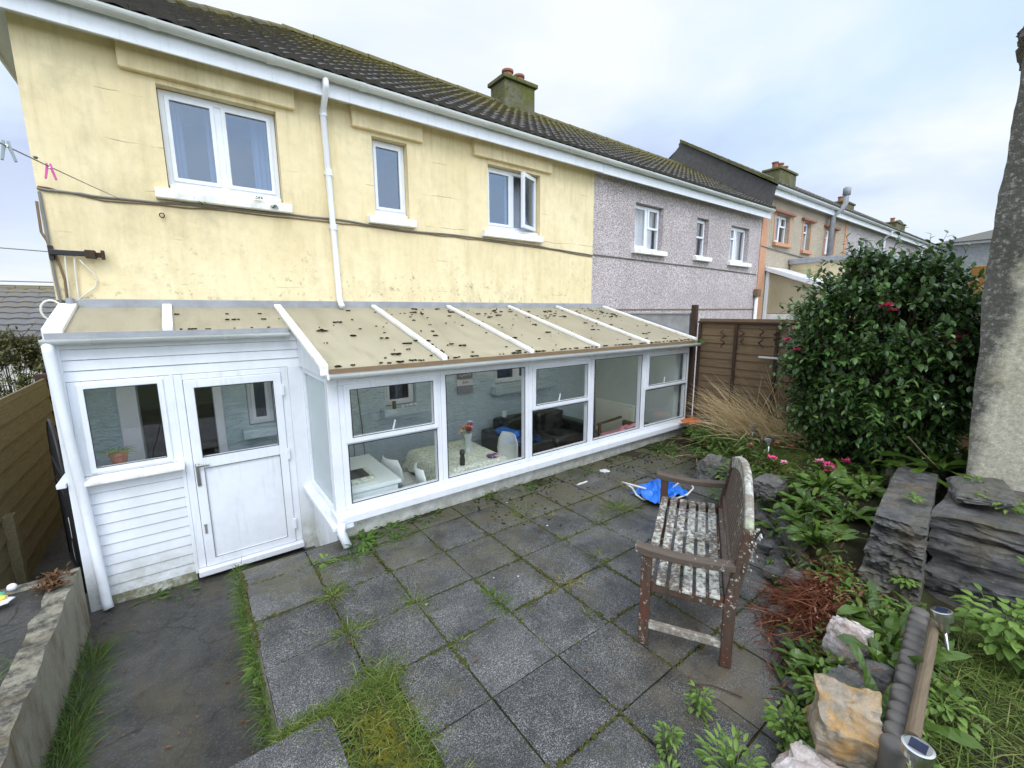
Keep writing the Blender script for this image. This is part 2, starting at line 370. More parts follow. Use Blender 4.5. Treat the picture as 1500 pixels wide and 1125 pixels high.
M['path'] = t.done(t.pr(c, t.ramp(t.noise(2.4, 4), [(.35, .3), (.7, .65)]), .5, t.bump(t.noise(45, 6, .8), .7, .012)))
t = NT('mossy_soil'); c = t.mix(t.noise(6, 7, .7), (.018, .014, .009), (.07, .055, .03)); c = t.mix(t.ramp(t.noise(3, 6, .7), [(.48, 0), (.62, .85)]), c, (.055, .075, .014))
M['soil'] = t.done(t.pr(c, .85, .3, t.bump(t.noise(35, 8, .8), 1, .03)))
t = NT('joint_moss'); c = t.mix(t.ramp(t.noise(5, 6, .7), [(.4, 0), (.62, 1)]), (.012, .011, .009), (.07, .075, .015)); M['joint'] = t.done(t.pr(c, .9, .2, t.bump(t.noise(90, 5), .8, .01)))
t = NT('far_ground'); c = t.mix(t.noise(.2, 6), (.04, .06, .02), (.09, .10, .04)); M['ground'] = t.done(t.pr(c, .9, .2))
# dark slate stones
def m_stone(name, a, b_, warm, k=.5, lich=.5, ws=2.4):
    t = NT(name); i = t.isl()
    lay = t.noise(7, 7, .7, t.scl((1, 1, 4.5), rot=(R(6), R(-8), 0)), .6)
    c = t.ramp(t.math('ADD', t.math('MULTIPLY', lay, .8), t.math('MULTIPLY', i, .25)), [(.3, a), (.75, b_)])
    c = t.mix(t.ramp(t.noise(ws, 6, .7), [(.46, 0), (.66, k)]), c, warm)
    c = t.mix(t.ramp(t.noise(13, 7, .8), [(.62, 0), (.7, lich)]), c, (.50, .50, .44))
    c = t.mix(t.math('MULTIPLY', t.ramp(t.noise(4, 6, .7), [(.5, 0), (.7, .6)]), t.ramp(t.normz(), [(.5, 0), (.9, 1)])), c, (.045, .06, .014))
    b = t.bump(lay, 1, .05); b = t.bump(t.noise(40, 7, .8), .6, .012, b)
    return t.done(t.pr(c, .5, .45, b))
M['slate'] = m_stone('dark_slate', (.020, .020, .021), (.23, .225, .22), (.22, .17, .10), .6, .85, 3.5)
M['rock_orange'] = m_stone('ochre_stone', (.22, .17, .11), (.60, .53, .43), (.62, .33, .07), .95, .25, 7)
M['rock_white'] = m_stone('white_quartz', (.50, .40, .36), (.95, .92, .90), (.66, .36, .25), .5, .9, 9)
M['rock_grey'] = m_stone('grey_stone', (.06, .06, .055), (.26, .25, .23), (.20, .16, .10), .4, .5)
t = NT('lichened_pillar'); z = t.sep('Z'); yv = t.sep('Y')
c = t.mix(t.ramp(t.noise(30, 7, .8), [(.35, 0), (.65, 1)]), (.42, .39, .30), (.82, .77, .63))
c = t.mix(t.ramp(t.noise(2.2, 6, .7), [(.5, 0), (.7, .5)]), c, (.50, .44, .20))
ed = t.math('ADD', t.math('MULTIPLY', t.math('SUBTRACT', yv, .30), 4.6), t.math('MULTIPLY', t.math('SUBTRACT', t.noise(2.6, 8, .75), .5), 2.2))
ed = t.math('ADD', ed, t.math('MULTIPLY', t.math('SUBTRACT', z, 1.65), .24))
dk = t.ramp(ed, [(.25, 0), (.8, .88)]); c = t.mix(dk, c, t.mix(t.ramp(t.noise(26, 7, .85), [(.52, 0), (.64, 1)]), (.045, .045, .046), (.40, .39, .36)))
M['pillar'] = t.done(t.pr(c, .85, .3, t.bump(t.noise(45, 8, .8), .9, .02)))
t = NT('mossy_concrete_wall'); c = t.mix(t.noise(3, 7, .7), (.20, .18, .13), (.46, .42, .33)); c = t.mix(t.ramp(t.noise(5, 6, .7, t.scl((1, 1, .3))), [(.5, 0), (.68, .85)]), c, (.15, .115, .06))
c = t.mix(t.math('MULTIPLY', t.ramp(t.noise(7, 7, .75), [(.42, 0), (.58, .9)]), t.ramp(t.normz(), [(.5, 0), (.9, 1)])), c, (.045, .045, .04))
M['planter'] = t.done(t.pr(c, .85, .3, t.bump(t.noise(22, 8, .8), .9, .02)))
def m_wood(name, a, b_, lichen, l1=.52, l2=.6, ls=16, red=None, ax=(1, 9, 9), rough=.75):
    t = NT(name); g = t.noise(6, 6, .65, t.scl(ax)); i = t.isl()
    c = t.mix(g, a, b_)
    if red: c = t.mix(t.ramp(t.noise(5, 6, .7, t.scl((1, 1, .4))), [(.45, 0), (.66, .75)]), c, red)
    if lichen:
        f = t.ramp(t.math('ADD', t.noise(ls, 8, .72), t.math('MULTIPLY', t.math('SUBTRACT', t.noise(2.5, 4), .5), .5)), [(l1, 0), (l2, 1)])
        c = t.mix(f, c, t.ramp(t.noise(5, 5), [(.35, (.40, .41, .36)), (.55, (.64, .64, .58)), (.68, (.36, .40, .27))]))
    b = t.bump(g, .5, .006)
    if lichen: b = t.bump(f, .5, .006, b)
    return t.done(t.pr(c, rough, .35, b))
M['bench_seat'] = m_wood('lichened_slat', (.06, .045, .035), (.20, .16, .13), 1, .43, .58, 30)
M['bench_wood'] = m_wood('weathered_red_wood', (.022, .014, .010), (.125, .085, .06), 1, .60, .68, 34, (.125, .036, .018), (9, 9, 1))
M['bench_arm'] = m_wood('weathered_arm_wood', (.035, .026, .02), (.17, .13, .10), 1, .60, .68, 26, None, (9, 1, 9))
M['bench_back'] = m_wood('weathered_back_wood', (.045, .032, .024), (.19, .14, .105), 1, .58, .66, 34, None, (9, 9, 1))
M['bench_top'] = m_wood('pale_lichen_rail', (.14, .11, .08), (.34, .30, .25), 1, .46, .60, 22)
M['fence'] = m_wood('brown_lap_board', (.075, .048, .026), (.27, .185, .11), None, ax=(9, 1, 9))
M['fence_green'] = m_wood('algae_fence_board', (.065, .055, .026), (.27, .225, .125), None, ax=(9, 1, 9))
M['post_orange'] = m_wood('new_fence_post', (.42, .20, .05), (.58, .30, .09), None, ax=(9, 9, 1))
M['pole'] = m_wood('old_pole', (.07, .05, .03), (.22, .165, .105), None, ax=(1, 9, 9))
M['dark_wood'] = m_wood('dark_post', (.02, .012, .009), (.08, .045, .03), None, ax=(9, 9, 1))
M['iron'] = plain('black_iron', (.012, .012, .014), .5, .3, 20)
M['steel'] = plain('brushed_steel', (.62, .62, .60), .28, .1, 30, .5, .05, 80, metal=1)
M['solar'] = plain('solar_cell', (.025, .032, .06), .12, .4, 40, .6, 0)
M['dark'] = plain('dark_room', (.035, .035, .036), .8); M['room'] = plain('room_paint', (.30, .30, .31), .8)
M['curtain'] = plain('pale_curtain', (.62, .63, .66), .9, .1); M['net'] = plain('net_curtain', (.74, .75, .78), .9, .08)
M['joint_moss'] = plain('joint_moss_clump', (.06, .062, .018), .95, .6, 25, .1, 1, 80)
t = NT('mossy_chimney_render'); c = t.mix(t.noise(5, 7, .7), (.10, .095, .06), (.20, .19, .13)); c = t.mix(t.ramp(t.noise(3, 6, .7), [(.42, 0), (.6, .9)]), c, (.105, .115, .025)); c = t.mix(t.ramp(t.noise(7, 6, .75), [(.55, 0), (.65, .8)]), c, (.03, .03, .025))
M['chimney'] = t.done(t.pr(c, .9, .2, t.bump(t.noise(30, 7), .7, .02)))
M['terracotta'] = plain('terracotta', (.28, .11, .065), .75, .35, 9); M['slatehang'] = plain('dark_slate_hanging', (.10, .095, .095), .7, .5, 12)
M['black'] = plain('black_rubber', (.012, .012, .012), .55, .3, 20); M['leather'] = plain('black_leather', (.016, .018, .017), .28, .35, 5, .6, .4, 14)
M['white_gloss'] = plain('white_laminate', (.72, .80, .79), .3, .05); M['chair'] = plain('white_chair_shell', (.74, .79, .78), .35, .05, 6, .5, .03)
t = NT('patterned_cloth'); v = t.n('ShaderNodeTexVoronoi'); t.l(t.co, v.inputs['Vector']); v.inputs['Scale'].default_value = 17; c = t.mix(t.ramp(t.noise(22, 5, .7, dist=2), [(.46, 0), (.54, 1)]), (.66, .68, .60), (.36, .42, .32)); M['cloth'] = t.done(t.pr(c, .9, .2))
M['radiator'] = plain('cream_radiator', (.80, .82, .72), .4, .05); M['end_wall'] = plain('pale_green_grey_wall', (.52, .61, .60), .8, .06, 3); M['floor'] = plain('brown_floor', (.30, .20, .14), .6, .3, 8)
M['blue_bag'] = plain('blue_woven_plastic', (.02, .16, .62), .35, .35, 9, .5, .5, 30); M['rope'] = plain('white_rope', (.60, .60, .58), .8, .15)
M['pink'] = plain('pink_petal', (.80, .08, .26), .5, .35, 30, .4, 0, isl=.5); M['pink_pale'] = plain('pale_pink_petal', (.82, .34, .45), .5, .3, 30, .4, 0, isl=.4); M['rust_petal'] = plain('rusty_petal', (.42, .16, .08), .7, .35, 30, .3, 0, isl=.5)
M['pink_plastic'] = plain('pink_plastic', (.70, .10, .36), .35, .1); M['grey_plastic'] = plain('grey_green_plastic', (.30, .36, .36), .45, .15)
M['orange_plastic'] = plain('orange_plastic', (.72, .16, .03), .4, .2); M['edging'] = plain('grey_plastic_log', (.105, .095, .085), .55, .3, 14, .4, .3, 40, isl=.3)
M['cable'] = plain('grey_cable', (.20, .19, .17), .6, .4, 6); M['cable_white'] = plain('white_cable', (.70, .68, .60), .5, .1); M['cable_brown'] = plain('brown_cable', (.20, .13, .07), .6, .3)
M['yellow_toy'] = plain('yellow_plastic', (.72, .55, .08), .4, .1); M['blue_toy'] = plain('light_blue_plastic', (.12, .25, .68), .4, .1); M['green_toy'] = plain('green_plastic', (.12, .40, .25), .4, .1); M['white_toy'] = plain('white_plastic', (.74, .74, .78), .4, .08)
M['camellia'] = leafmat('camellia_leaf', (.012, .036, .010), (.085, .17, .042), .24, .18, .6, (.22, .32, .09))
M['bark'] = plain('bark', (.07, .05, .035), .9, .4, 12, .2, .8, 30)
M['grass'] = leafmat('grass_blade', (.065, .105, .018), (.19, .265, .055), .5, .4, .3, (.38, .36, .14))
M['grass_dark'] = leafmat('lush_grass_blade', (.045, .09, .016), (.14, .225, .045), .5, .35, .3)
M['grass_dry'] = leafmat('yellow_grass_blade', (.20, .19, .05), (.38, .33, .12), .6, .35, .2)
M['straw'] = leafmat('straw_stalk', (.40, .28, .13), (.78, .62, .36), .6, .3, .2); M['fern'] = leafmat('strap_fern', (.026, .058, .011), (.11, .19, .03), .36, .25, .45, (.28, .29, .08))
M['weed'] = leafmat('weed_leaf', (.035, .08, .015), (.11, .20, .035), .5, .3, .35); M['weed_light'] = leafmat('light_weed_leaf', (.07, .14, .025), (.21, .32, .07), .5, .35, .3)
M['bracken'] = leafmat('dead_bracken', (.045, .016, .010), (.24, .085, .045), .75, .15, .2, (.46, .29, .18)); M['moss_clump'] = plain('dark_moss_clump', (.022, .020, .010), .95, .5, 30, .1, 1, 60)
M['moss'] = plain('yellow_moss', (.10, .095, .014), .95, .6, 25, .1, 1, 80); M['hedge'] = leafmat('hedge_leaf', (.05, .065, .022), (.17, .17, .065), .6, .3, .2); M['dead_leaf'] = leafmat('dead_leaf', (.05, .026, .013), (.19, .105, .055), .7, .2, .2)
# ---------------------------------------------------------------- camera, light, sky
cam = bpy.data.cameras.new('camera'); co = bpy.data.objects.new('camera', cam); COL.objects.link(co); sc.camera = co
pi_, ro_, ya_ = .167764, -.004372, .644203
fw = Vector((math.sin(ya_) * math.cos(pi_), math.cos(ya_) * math.cos(pi_), -math.sin(pi_)))
rt = Vector((math.cos(ya_), -math.sin(ya_), 0)); up = rt.cross(fw)
r2 = rt * math.cos(ro_) + up * math.sin(ro_); u2 = -rt * math.sin(ro_) + up * math.cos(ro_)
mw = Matrix(((r2.x, u2.x, -fw.x, 0), (r2.y, u2.y, -fw.y, 0), (r2.z, u2.z, -fw.z, 2.0), (0, 0, 0, 1)))
co.matrix_world = mw
cam.sensor_width = 36; cam.lens = 633.4 / 1500 * 36; cam.clip_start = .05; cam.clip_end = 5000
sc.view_settings.view_transform = 'Standard'; sc.view_settings.look = 'None'; sc.view_settings.exposure = 0; sc.view_settings.gamma = 1
sc.render.engine = 'CYCLES'
cy = sc.cycles; cy.max_bounces = 8; cy.transparent_max_bounces = 24; cy.diffuse_bounces = 4; cy.glossy_bounces = 4; cy.transmission_bounces = 6
try: cy.use_denoising = True; cy.denoiser = 'OPENIMAGEDENOISE'; cy.caustics_reflective = False; cy.caustics_refractive = False; cy.sample_clamp_indirect = 6
except Exception: pass

SUN_EL, SUN_AZ = R(48), R(205)            # azimuth clockwise from +Y
sd = Vector((math.sin(SUN_AZ) * math.cos(SUN_EL), math.cos(SUN_AZ) * math.cos(SUN_EL), math.sin(SUN_EL)))
L = bpy.data.lights.new('sun', 'SUN'); L.energy = 1.5; L.angle = R(28); L.color = (1, .965, .91)
lo = bpy.data.objects.new('sun', L); COL.objects.link(lo); lo.rotation_euler = (-sd).to_track_quat('-Z', 'Y').to_euler(); lo.location = (0, -20, 30)
w = bpy.data.worlds.new('World'); sc.world = w; w.use_nodes = True; t = w.node_tree; t.nodes.clear()
wn = lambda k, **a: (lambda o: ([setattr(o, x, y) for x, y in a.items()], o)[1])(t.nodes.new(k))
sky = wn('ShaderNodeTexSky', sky_type='NISHITA', sun_disc=False, sun_elevation=SUN_EL, sun_rotation=SUN_AZ, air_density=1.2, dust_density=2.5)
b1 = wn('ShaderNodeBackground'); b1.inputs[1].default_value = .09; t.links.new(sky.outputs[0], b1.inputs[0])
tc = wn('ShaderNodeTexCoord'); sx = wn('ShaderNodeSeparateXYZ'); t.links.new(tc.outputs['Generated'], sx.inputs[0])
def wmath(op, a, b, cl=False):
    o = wn('ShaderNodeMath', operation=op, use_clamp=cl)
    for i, q in enumerate((a, b)):
        if isinstance(q, (int, float)): o.inputs[i].default_value = q
        else: t.links.new(q, o.inputs[i])
    return o.outputs[0]
# a flat cloud deck: project the direction on a plane overhead
den = wmath('ADD', sx.outputs['Z'], .22); dv = wn('ShaderNodeVectorMath', operation='DIVIDE'); cb = wn('ShaderNodeCombineXYZ')
for i in range(3): t.links.new(den, cb.inputs[i])
t.links.new(tc.outputs['Generated'], dv.inputs[0]); t.links.new(cb.outputs[0], dv.inputs[1])
def wnoise(s, d, r, off, dist=0):
    m = wn('ShaderNodeMapping'); t.links.new(dv.outputs[0], m.inputs[0]); m.inputs['Location'].default_value = off; m.inputs['Scale'].default_value = (1, 1, 0)
    n = wn('ShaderNodeTexNoise'); t.links.new(m.outputs[0], n.inputs['Vector']); n.inputs['Scale'].default_value = s; n.inputs['Detail'].default_value = d; n.inputs['Roughness'].default_value = r; n.inputs['Distortion'].default_value = dist
    return n.outputs['Fac']
def wramp(f, st):
    n = wn('ShaderNodeValToRGB'); t.links.new(f, n.inputs[0]); e = n.color_ramp.elements
    while len(e) < len(st): e.new(.5)
    for q, (p, c) in zip(e, st): q.position = p; q.color = (*c, 1)
    return n.outputs[0]
def wmix(f, a, b, mode='MIX'):
    o = wn('ShaderNodeMix', data_type='RGBA', blend_type=mode)
    for k, q in ((0, f), (6, a), (7, b)):
        if isinstance(q, bpy.types.NodeSocket): t.links.new(q, o.inputs[k])
        elif isinstance(q, tuple): o.inputs[k].default_value = (*q, 1)
        else: o.inputs[k].default_value = q
    return o.outputs[2]
cl = wramp(wnoise(.85, 6, .52, (3.1, 1.7, 0), .3), [(.34, (.53, .62, .86)), (.47, (.68, .79, .95)), (.60, (.88, .92, .97))])
cl = wmix(wramp(wnoise(.6, 4, .5, (7.7, 2.2, 0), .2), [(.5, (0, 0, 0)), (.68, (.75, .75, .75))]), cl, (.54, .76, .96))
hz = wramp(wmath('MULTIPLY', sx.outputs['Z'], 3.0), [(0, (1, 1, 1)), (.8, (0, 0, 0))]); cl = wmix(wmath('MULTIPLY', hz, .7), cl, (.84, .89, .97))
# an overcast sky is brightest overhead and on the sunward side
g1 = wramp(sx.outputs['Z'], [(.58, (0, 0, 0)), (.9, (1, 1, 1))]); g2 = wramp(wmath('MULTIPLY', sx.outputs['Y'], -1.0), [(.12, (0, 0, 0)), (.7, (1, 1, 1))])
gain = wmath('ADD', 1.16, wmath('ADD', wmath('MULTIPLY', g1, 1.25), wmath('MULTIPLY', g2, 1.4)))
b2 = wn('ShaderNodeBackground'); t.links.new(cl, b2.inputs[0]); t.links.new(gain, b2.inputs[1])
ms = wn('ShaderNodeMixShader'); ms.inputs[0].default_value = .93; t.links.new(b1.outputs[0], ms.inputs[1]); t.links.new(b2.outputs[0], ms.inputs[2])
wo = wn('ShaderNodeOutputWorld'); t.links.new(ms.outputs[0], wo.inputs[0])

# ---------------------------------------------------------------- building kit
ZB = -.6
def wall_sheet(mb, x0, x1, z0, z1, y, holes, depth=.12):
    xs = sorted({x0, x1, *[h[0] for h in holes], *[h[1] for h in holes]}); zs = sorted({z0, z1, *[h[2] for h in holes], *[h[3] for h in holes]})
    xs = [q for q in xs if x0 <= q <= x1]; zs = [q for q in zs if z0 <= q <= z1]
    for i in range(len(xs) - 1):
        for j in range(len(zs) - 1):
            cx = (xs[i] + xs[i + 1]) / 2; cz = (zs[j] + zs[j + 1]) / 2
            if any(h[0] < cx < h[1] and h[2] < cz < h[3] for h in holes): continue
            mb.quad((xs[i], y, zs[j]), (xs[i + 1], y, zs[j]), (xs[i + 1], y, zs[j + 1]), (xs[i], y, zs[j + 1]))
    for a, b, c, d in holes:
        e = y + depth
        mb.quad((a, y, c), (a, e, c), (a, e, d), (a, y, d)); mb.quad((b, y, c), (b, y, d), (b, e, d), (b, e, c))
        mb.quad((a, y, d), (a, e, d), (b, e, d), (b, y, d)); mb.quad((a, y, c), (b, y, c), (b, e, c), (a, e, c))
    return mb

def ring(mb, x0, x1, z0, z1, y0, y1, w):
    """a mitred rectangular frame"""
    o = [(x0, z0), (x1, z0), (x1, z1), (x0, z1)]; i = [(x0 + w, z0 + w), (x1 - w, z0 + w), (x1 - w, z1 - w), (x0 + w, z1 - w)]
    vs = [(p[0], y, p[1]) for y in (y0, y1) for p in o] + [(p[0], y, p[1]) for y in (y0, y1) for p in i]
    fs = []
    for k in range(4):
        n = (k + 1) % 4
        fs += [(k, n, 8 + n, 8 + k), (4 + n, 4 + k, 12 + k, 12 + n), (n, k, 4 + k, 4 + n), (8 + k, 8 + n, 12 + n, 12 + k)]
    return mb.add(vs, fs)

def pane(parent, x0, x1, z0, z1, y, mat='glass_up'):
    return build('pane', MB().box(x0, x1, y, y + .006, z0, z1), M[mat], parent)

def room(parent, x0, x1, z0, z1, y, d=1.2, m='room'):
    mb = MB(); a, b, c, e = x0 - .25, x1 + .25, z0 - .3, z1 + .15; y1 = y + d
    mb.quad((a, y1, c), (b, y1, c), (b, y1, e), (a, y1, e)); mb.quad((a, y, c), (a, y1, c), (a, y1, e), (a, y, e)); mb.quad((b, y, c), (b, y, e), (b, y1, e), (b, y1, c))
    mb.quad((a, y, e), (a, y1, e), (b, y1, e), (b, y, e)); mb.quad((a, y, c), (b, y, c), (b, y1, c), (a, y1, c))
    for p in ((a, x0, c, e), (x1, b, c, e), (x0, x1, c, z0), (x0, x1, z1, e)):
        mb.quad((p[0], y, p[2]), (p[1], y, p[2]), (p[1], y, p[3]), (p[0], y, p[3]))
    return build('room_lining', mb, M[m], parent)

def curtain(parent, x0, x1, z0, z1, y, mat='curtain', waves=5, amp=.02):
    mb = MB(); n = waves * 8; vs = []; ph = rnd.random() * 6
    for k in range(n + 1):
        t_ = k / n; x = x0 + (x1 - x0) * t_; yy = y + amp * math.sin(t_ * waves * 6.28 + ph) + amp * .5 * math.sin(t_ * waves * 15 + 1)
        vs += [(x, yy, z0), (x, yy * 1, z1)]
    return build('curtain', mb.add(vs, [(2 * k, 2 * k + 2, 2 * k + 3, 2 * k + 1) for k in range(n)]), M[mat], parent, smooth=True)

def gutter_run(parent, x0, x1, y, z, r=.055, mat='gutter', brackets=True):
    mb = MB(); n = 10; prof = [(y + r * math.cos(math.pi + math.pi * k / n), z + r * math.sin(math.pi + math.pi * k / n)) for k in range(n + 1)]
    prof2 = [(y + (r - .006) * math.cos(math.pi + math.pi * k / n), z + (r - .006) * math.sin(math.pi + math.pi * k / n)) for k in range(n, -1, -1)]
    mb.extrude(prof + prof2, 'x', x0, x1)
    g = build('gutter', mb, M[mat], parent)
    if brackets:
        x = x0 + .25
        pr_ = [(y + (r + .006) * math.cos(math.pi + math.pi * k / n), z + (r + .006) * math.sin(math.pi + math.pi * k / n)) for k in range(n + 1)]
        pr2 = [(y + (r + .001) * math.cos(math.pi + math.pi * k / n), z + (r + .001) * math.sin(math.pi + math.pi * k / n)) for k in range(n, -1, -1)]
        while x < x1 - .1:
            wd = .028 if int(x * 10) % 3 else .07
            build('gutter_bracket', MB().extrude(pr_ + pr2, 'x', x - wd / 2, x + wd / 2), M[mat], g); x += .92
    return g

def tile_roof(parent, x0, x1, ye, ze, yr, zr, mat='tiles', period=.17, rows=13, hip0=None, seg=6, amp=.021):
    """courses of interlocking tiles from the eave to the ridge (front slope) and a plain rear slope"""
    sl = (zr - ze) / (yr - ye); L_ = math.hypot(yr - ye, zr - ze); ny, nz = -(zr - ze) / L_, (yr - ye) / L_
    mb = MB(); cols = int((x1 - x0) / period + .5); per = (x1 - x0) / cols
    for r_ in range(rows):
        for c_ in range(cols):
            jx = rnd.uniform(-.004, .004); jz = rnd.uniform(-.005, .005)
            vs = []; xa = x0 + c_ * per; t0 = r_ / rows; t1 = min(1, (r_ + 1.06) / rows)
            ok = True
            if hip0 is not None:
                lim = hip0 + ((ye + (yr - ye) * (t0 + t1) / 2) - ye)
                if xa + per < lim - .02: ok = False
            if not ok: continue
            for k in range(seg + 1):
                u = k / seg; h = amp * (.5 + .5 * math.cos(2 * math.pi * u)) + .0
                h = amp * (1 - abs(2 * u - 1) ** 1.6)
                for tt, pr_ in ((t0, .034 + jz), (t1, .004)):
                    y = ye + (yr - ye) * tt; z = ze + (zr - ze) * tt; o = h + pr_
                    vs.append((xa + u * per + jx, y + ny * o, z + nz * o))
                y = ye + (yr - ye) * t0; z = ze + (zr - ze) * t0; vs.append((xa + u * per + jx, y + ny * (h * .9 - .012), z + nz * (h * .9 - .012)))
            fs = []
            for k in range(seg):
                a = k * 3; fs += [(a, a + 3, a + 4, a + 1), (a + 2, a + 5, a + 3, a)]
            mb.add(vs, fs)
    o = build('roof', mb, M[mat], parent)
    # under-sheet and rear slope so that no light leaks through
    mb = MB(); xa = x0 if hip0 is None else x0 + (yr - ye)
    mb.quad((x0, ye, ze - .02), (x1, ye, ze - .02), (x1, yr, zr - .02), (xa, yr, zr - .02))
    y2 = 2 * yr - ye; mb.quad((x1, y2, ze - .02), (x0, y2, ze - .02), (xa, yr, zr - .02), (x1, yr, zr - .02))
    if hip0 is not None: mb.add([(x0, ye, ze - .02), (xa, yr, zr - .02), (x0, y2, ze - .02)], [(0, 1, 2)])
    build('roof_slope', mb, M[mat], o)
    # ridge tiles
    mb = MB(); x = xa
    def rt_(p, q):
        d = (Vector(q) - Vector(p)); n_ = max(1, int(d.length / .42))
        for k in range(n_):
            a = Vector(p) + d * k / n_; b = Vector(p) + d * (k + .97) / n_; sdv = d.cross(Vector((0, 0, 1))).normalized(); vs = []
            for e, pp in enumerate((a, b)):
                for m_ in range(7):
                    th = math.pi * m_ / 6; rr = .115 + (.008 if e == 0 else 0)
                    vs.append(pp + sdv * rr * math.cos(th) + Vector((0, 0, rr * .8 * math.sin(th) - .02)))
            mb.add(vs, [(m_, m_ + 1, m_ + 8, m_ + 7) for m_ in range(6)] + [(0, 1, 2, 3, 4, 5, 6)[::-1], tuple(range(7, 14))])
    rt_((xa, yr, zr), (x1, yr, zr))
    if hip0 is not None: rt_((x0, ye, ze), (xa, yr, zr))
    build('ridge_tile', mb, M[mat], o)
    return o

def chimney(parent, x0, x1, y0, y1, z0, z1, pots, flue=False):
    mb = MB().box(x0, x1, y0, y1, z0, z1)
    c = build('chimney', mb, M['chimney'], parent, bevel=.02)
    build('chimney_cap', MB().box(x0 - .05, x1 + .05, y0 - .05, y1 + .05, z1, z1 + .08), M['chimney'], c, bevel=.015)
    for px, py, h in pots:
        mb = MB().lathe([(.13, z1 + .08), (.125, z1 + .12), (.105, z1 + .14), (.10, z1 + h - .05), (.125, z1 + h - .04), (.125, z1 + h), (.09, z1 + h), (.085, z1 + h - .1)], (px, py, 0), 14)
        p = build('chimney_pot', mb, M['terracotta'], c, smooth=False)
    return c

def upvc_window(parent, x0, x1, z0, z1, y, mull=(), fw_=.05, curtains=(), net=False, open_right=False, room_d=1.3, transom=None, mat='upvc', glass='glass_up'):
    mb = MB(); ring(mb, x0, x1, z0, z1, y, y + .06, fw_)
    for m in mull: mb.box(m - .04, m + .04, y + .002, y + .058, z0 + fw_, z1 - fw_)
    f = build('window', mb, M[mat], parent, bevel=.006)
    xs = [x0] + list(mull) + [x1]
    for i in range(len(xs) - 1):
        a = xs[i] + (fw_ if i == 0 else .04); b = xs[i + 1] - (fw_ if i == len(xs) - 2 else .04)
        if open_right and i == len(xs) - 2:
            continue
        if i in (transom or {}):
            tz = transom[i]; s = MB(); ring(s, a - .012, b + .012, tz, z1 - fw_ + .012, y - .018, y + .03, .042)
            build('sash', s, M[mat], f, bevel=.005); pane(f, a + .03, b - .03, tz + .042, z1 - fw_ - .03, y + .012, glass); pane(f, a, b, z0 + fw_, tz, y + .03, glass)
        else:
            s = MB(); ring(s, a - .01, b + .01, z0 + fw_ - .01, z1 - fw_ + .01, y - .012, y + .03, .038)
            build('sash', s, M[mat], f, bevel=.005); pane(f, a + .028, b - .028, z0 + fw_ + .028, z1 - fw_ - .028, y + .012, glass)
    if open_right:      # side-hung casement standing ajar, hinged on its right edge
        a = xs[-2] + .03; b = x1 - .03; w_ = b - a; an = R(-24)
        mm = Matrix.Translation((b, y - .01, 0)) @ Matrix.Rotation(-an, 4, 'Z') @ Matrix.Translation((-b, -(y - .01), 0))
        s = MB(); ring(s, a, b, z0 + .03, z1 - .03, y - .03, y + .02, .055); s.v = [tuple(mm @ Vector(p)) for p in s.v]
        build('sash', s, M[mat], f, bevel=.005); s = MB().box(a + .05, b - .05, y - .005, y + .001, z0 + .08, z1 - .08); s.v = [tuple(mm @ Vector(p)) for p in s.v]; build('pane', s, M['net'] if False else M[glass], f)
    room(f, x0, x1, z0, z1, y + .075, room_d)
    for c0, c1 in curtains: curtain(f, c0, c1, z0 - .1, z1 + .05, y + .26, 'curtain', 4)
    if net: curtain(f, x0, x1, z0 - .05, z1 + .05, y + .18, 'net', 9, .012)
    return f

def sill(parent, x0, x1, z0, z1, y0, y1, mat='sill'):
    mb = MB(); n = 8; # slightly uneven hand-painted sill
    mb.extrude([(y0, z0), (y1, z0), (y1, z1 + .015), (y0 + .01, z1), (y0, z1 - .008)], 'x', x0, x1)
    return build('window_sill', mb, M[mat], parent, bevel=.008)

# ---------------------------------------------------------------- the yellow house
HX0, HX1, WY = -.89, 6.04, 5.60
hs = thing('rendered_house', 'pale yellow rendered end house with mossy tiled roof and three upstairs windows', 'house', (HX0, WY, ZB))
up_w = [(.02, 1.03, 3.2, 4.13), (2.07, 2.53, 3.2, 4.12), (3.78, 4.79, 3.2, 4.12)]
build('wall', wall_sheet(MB(), HX0, HX1, 2.11, 4.40, WY, up_w, .12), M['yellow'], hs)
lo_w = [(-.45, .17, ZB, 1.55), (.48, .75, .71, 1.45), (2.08, 2.53, .71, 1.45), (3.89, 4.82, .83, 1.45)]
o = build('ground_floor_wall', wall_sheet(MB(), HX0, 6.36, ZB, 2.11, WY + .03, lo_w, .16), M['blue_wall'], hs); o['label'] = 'blue painted rough wall inside the conservatory'
mb = MB(); mb.quad((HX0, WY, ZB), (HX0, 10.6, ZB), (HX0, 10.6, 4.4), (HX0, WY, 4.4)); mb.quad((HX0, 10.6, ZB), (HX1, 10.6, ZB), (HX1, 10.6, 4.4), (HX0, 10.6, 4.4))
build('gable_wall', mb, M['yellow'], hs)
for a, b, z in ((-.235, 1.215, 4.18), (1.83, 2.735, 4.165), (3.52, 5.0, 4.175)):
    build('lintel', MB().box(a, b, WY - .06, WY + .05, z, 4.40), M['yellow'], hs, bevel=.012)
upvc_window(hs, .025, 1.025, 3.245, 4.125, 5.70, (.5,), curtains=((.03, .2), (.40, .56), (.82, 1.02)), fw_=.055)
upvc_window(hs, 2.075, 2.525, 3.245, 4.115, 5.70, (), curtains=(), fw_=.05)
upvc_window(hs, 3.785, 4.785, 3.245, 4.115, 5.70, (4.29,), open_right=True, fw_=.05, curtains=((4.35, 4.75),))
for a, b in ((-.09, 1.10), (1.97, 2.59), (3.66, 4.81)): sill(hs, a, b, 3.085, 3.175, 5.515, 5.70)
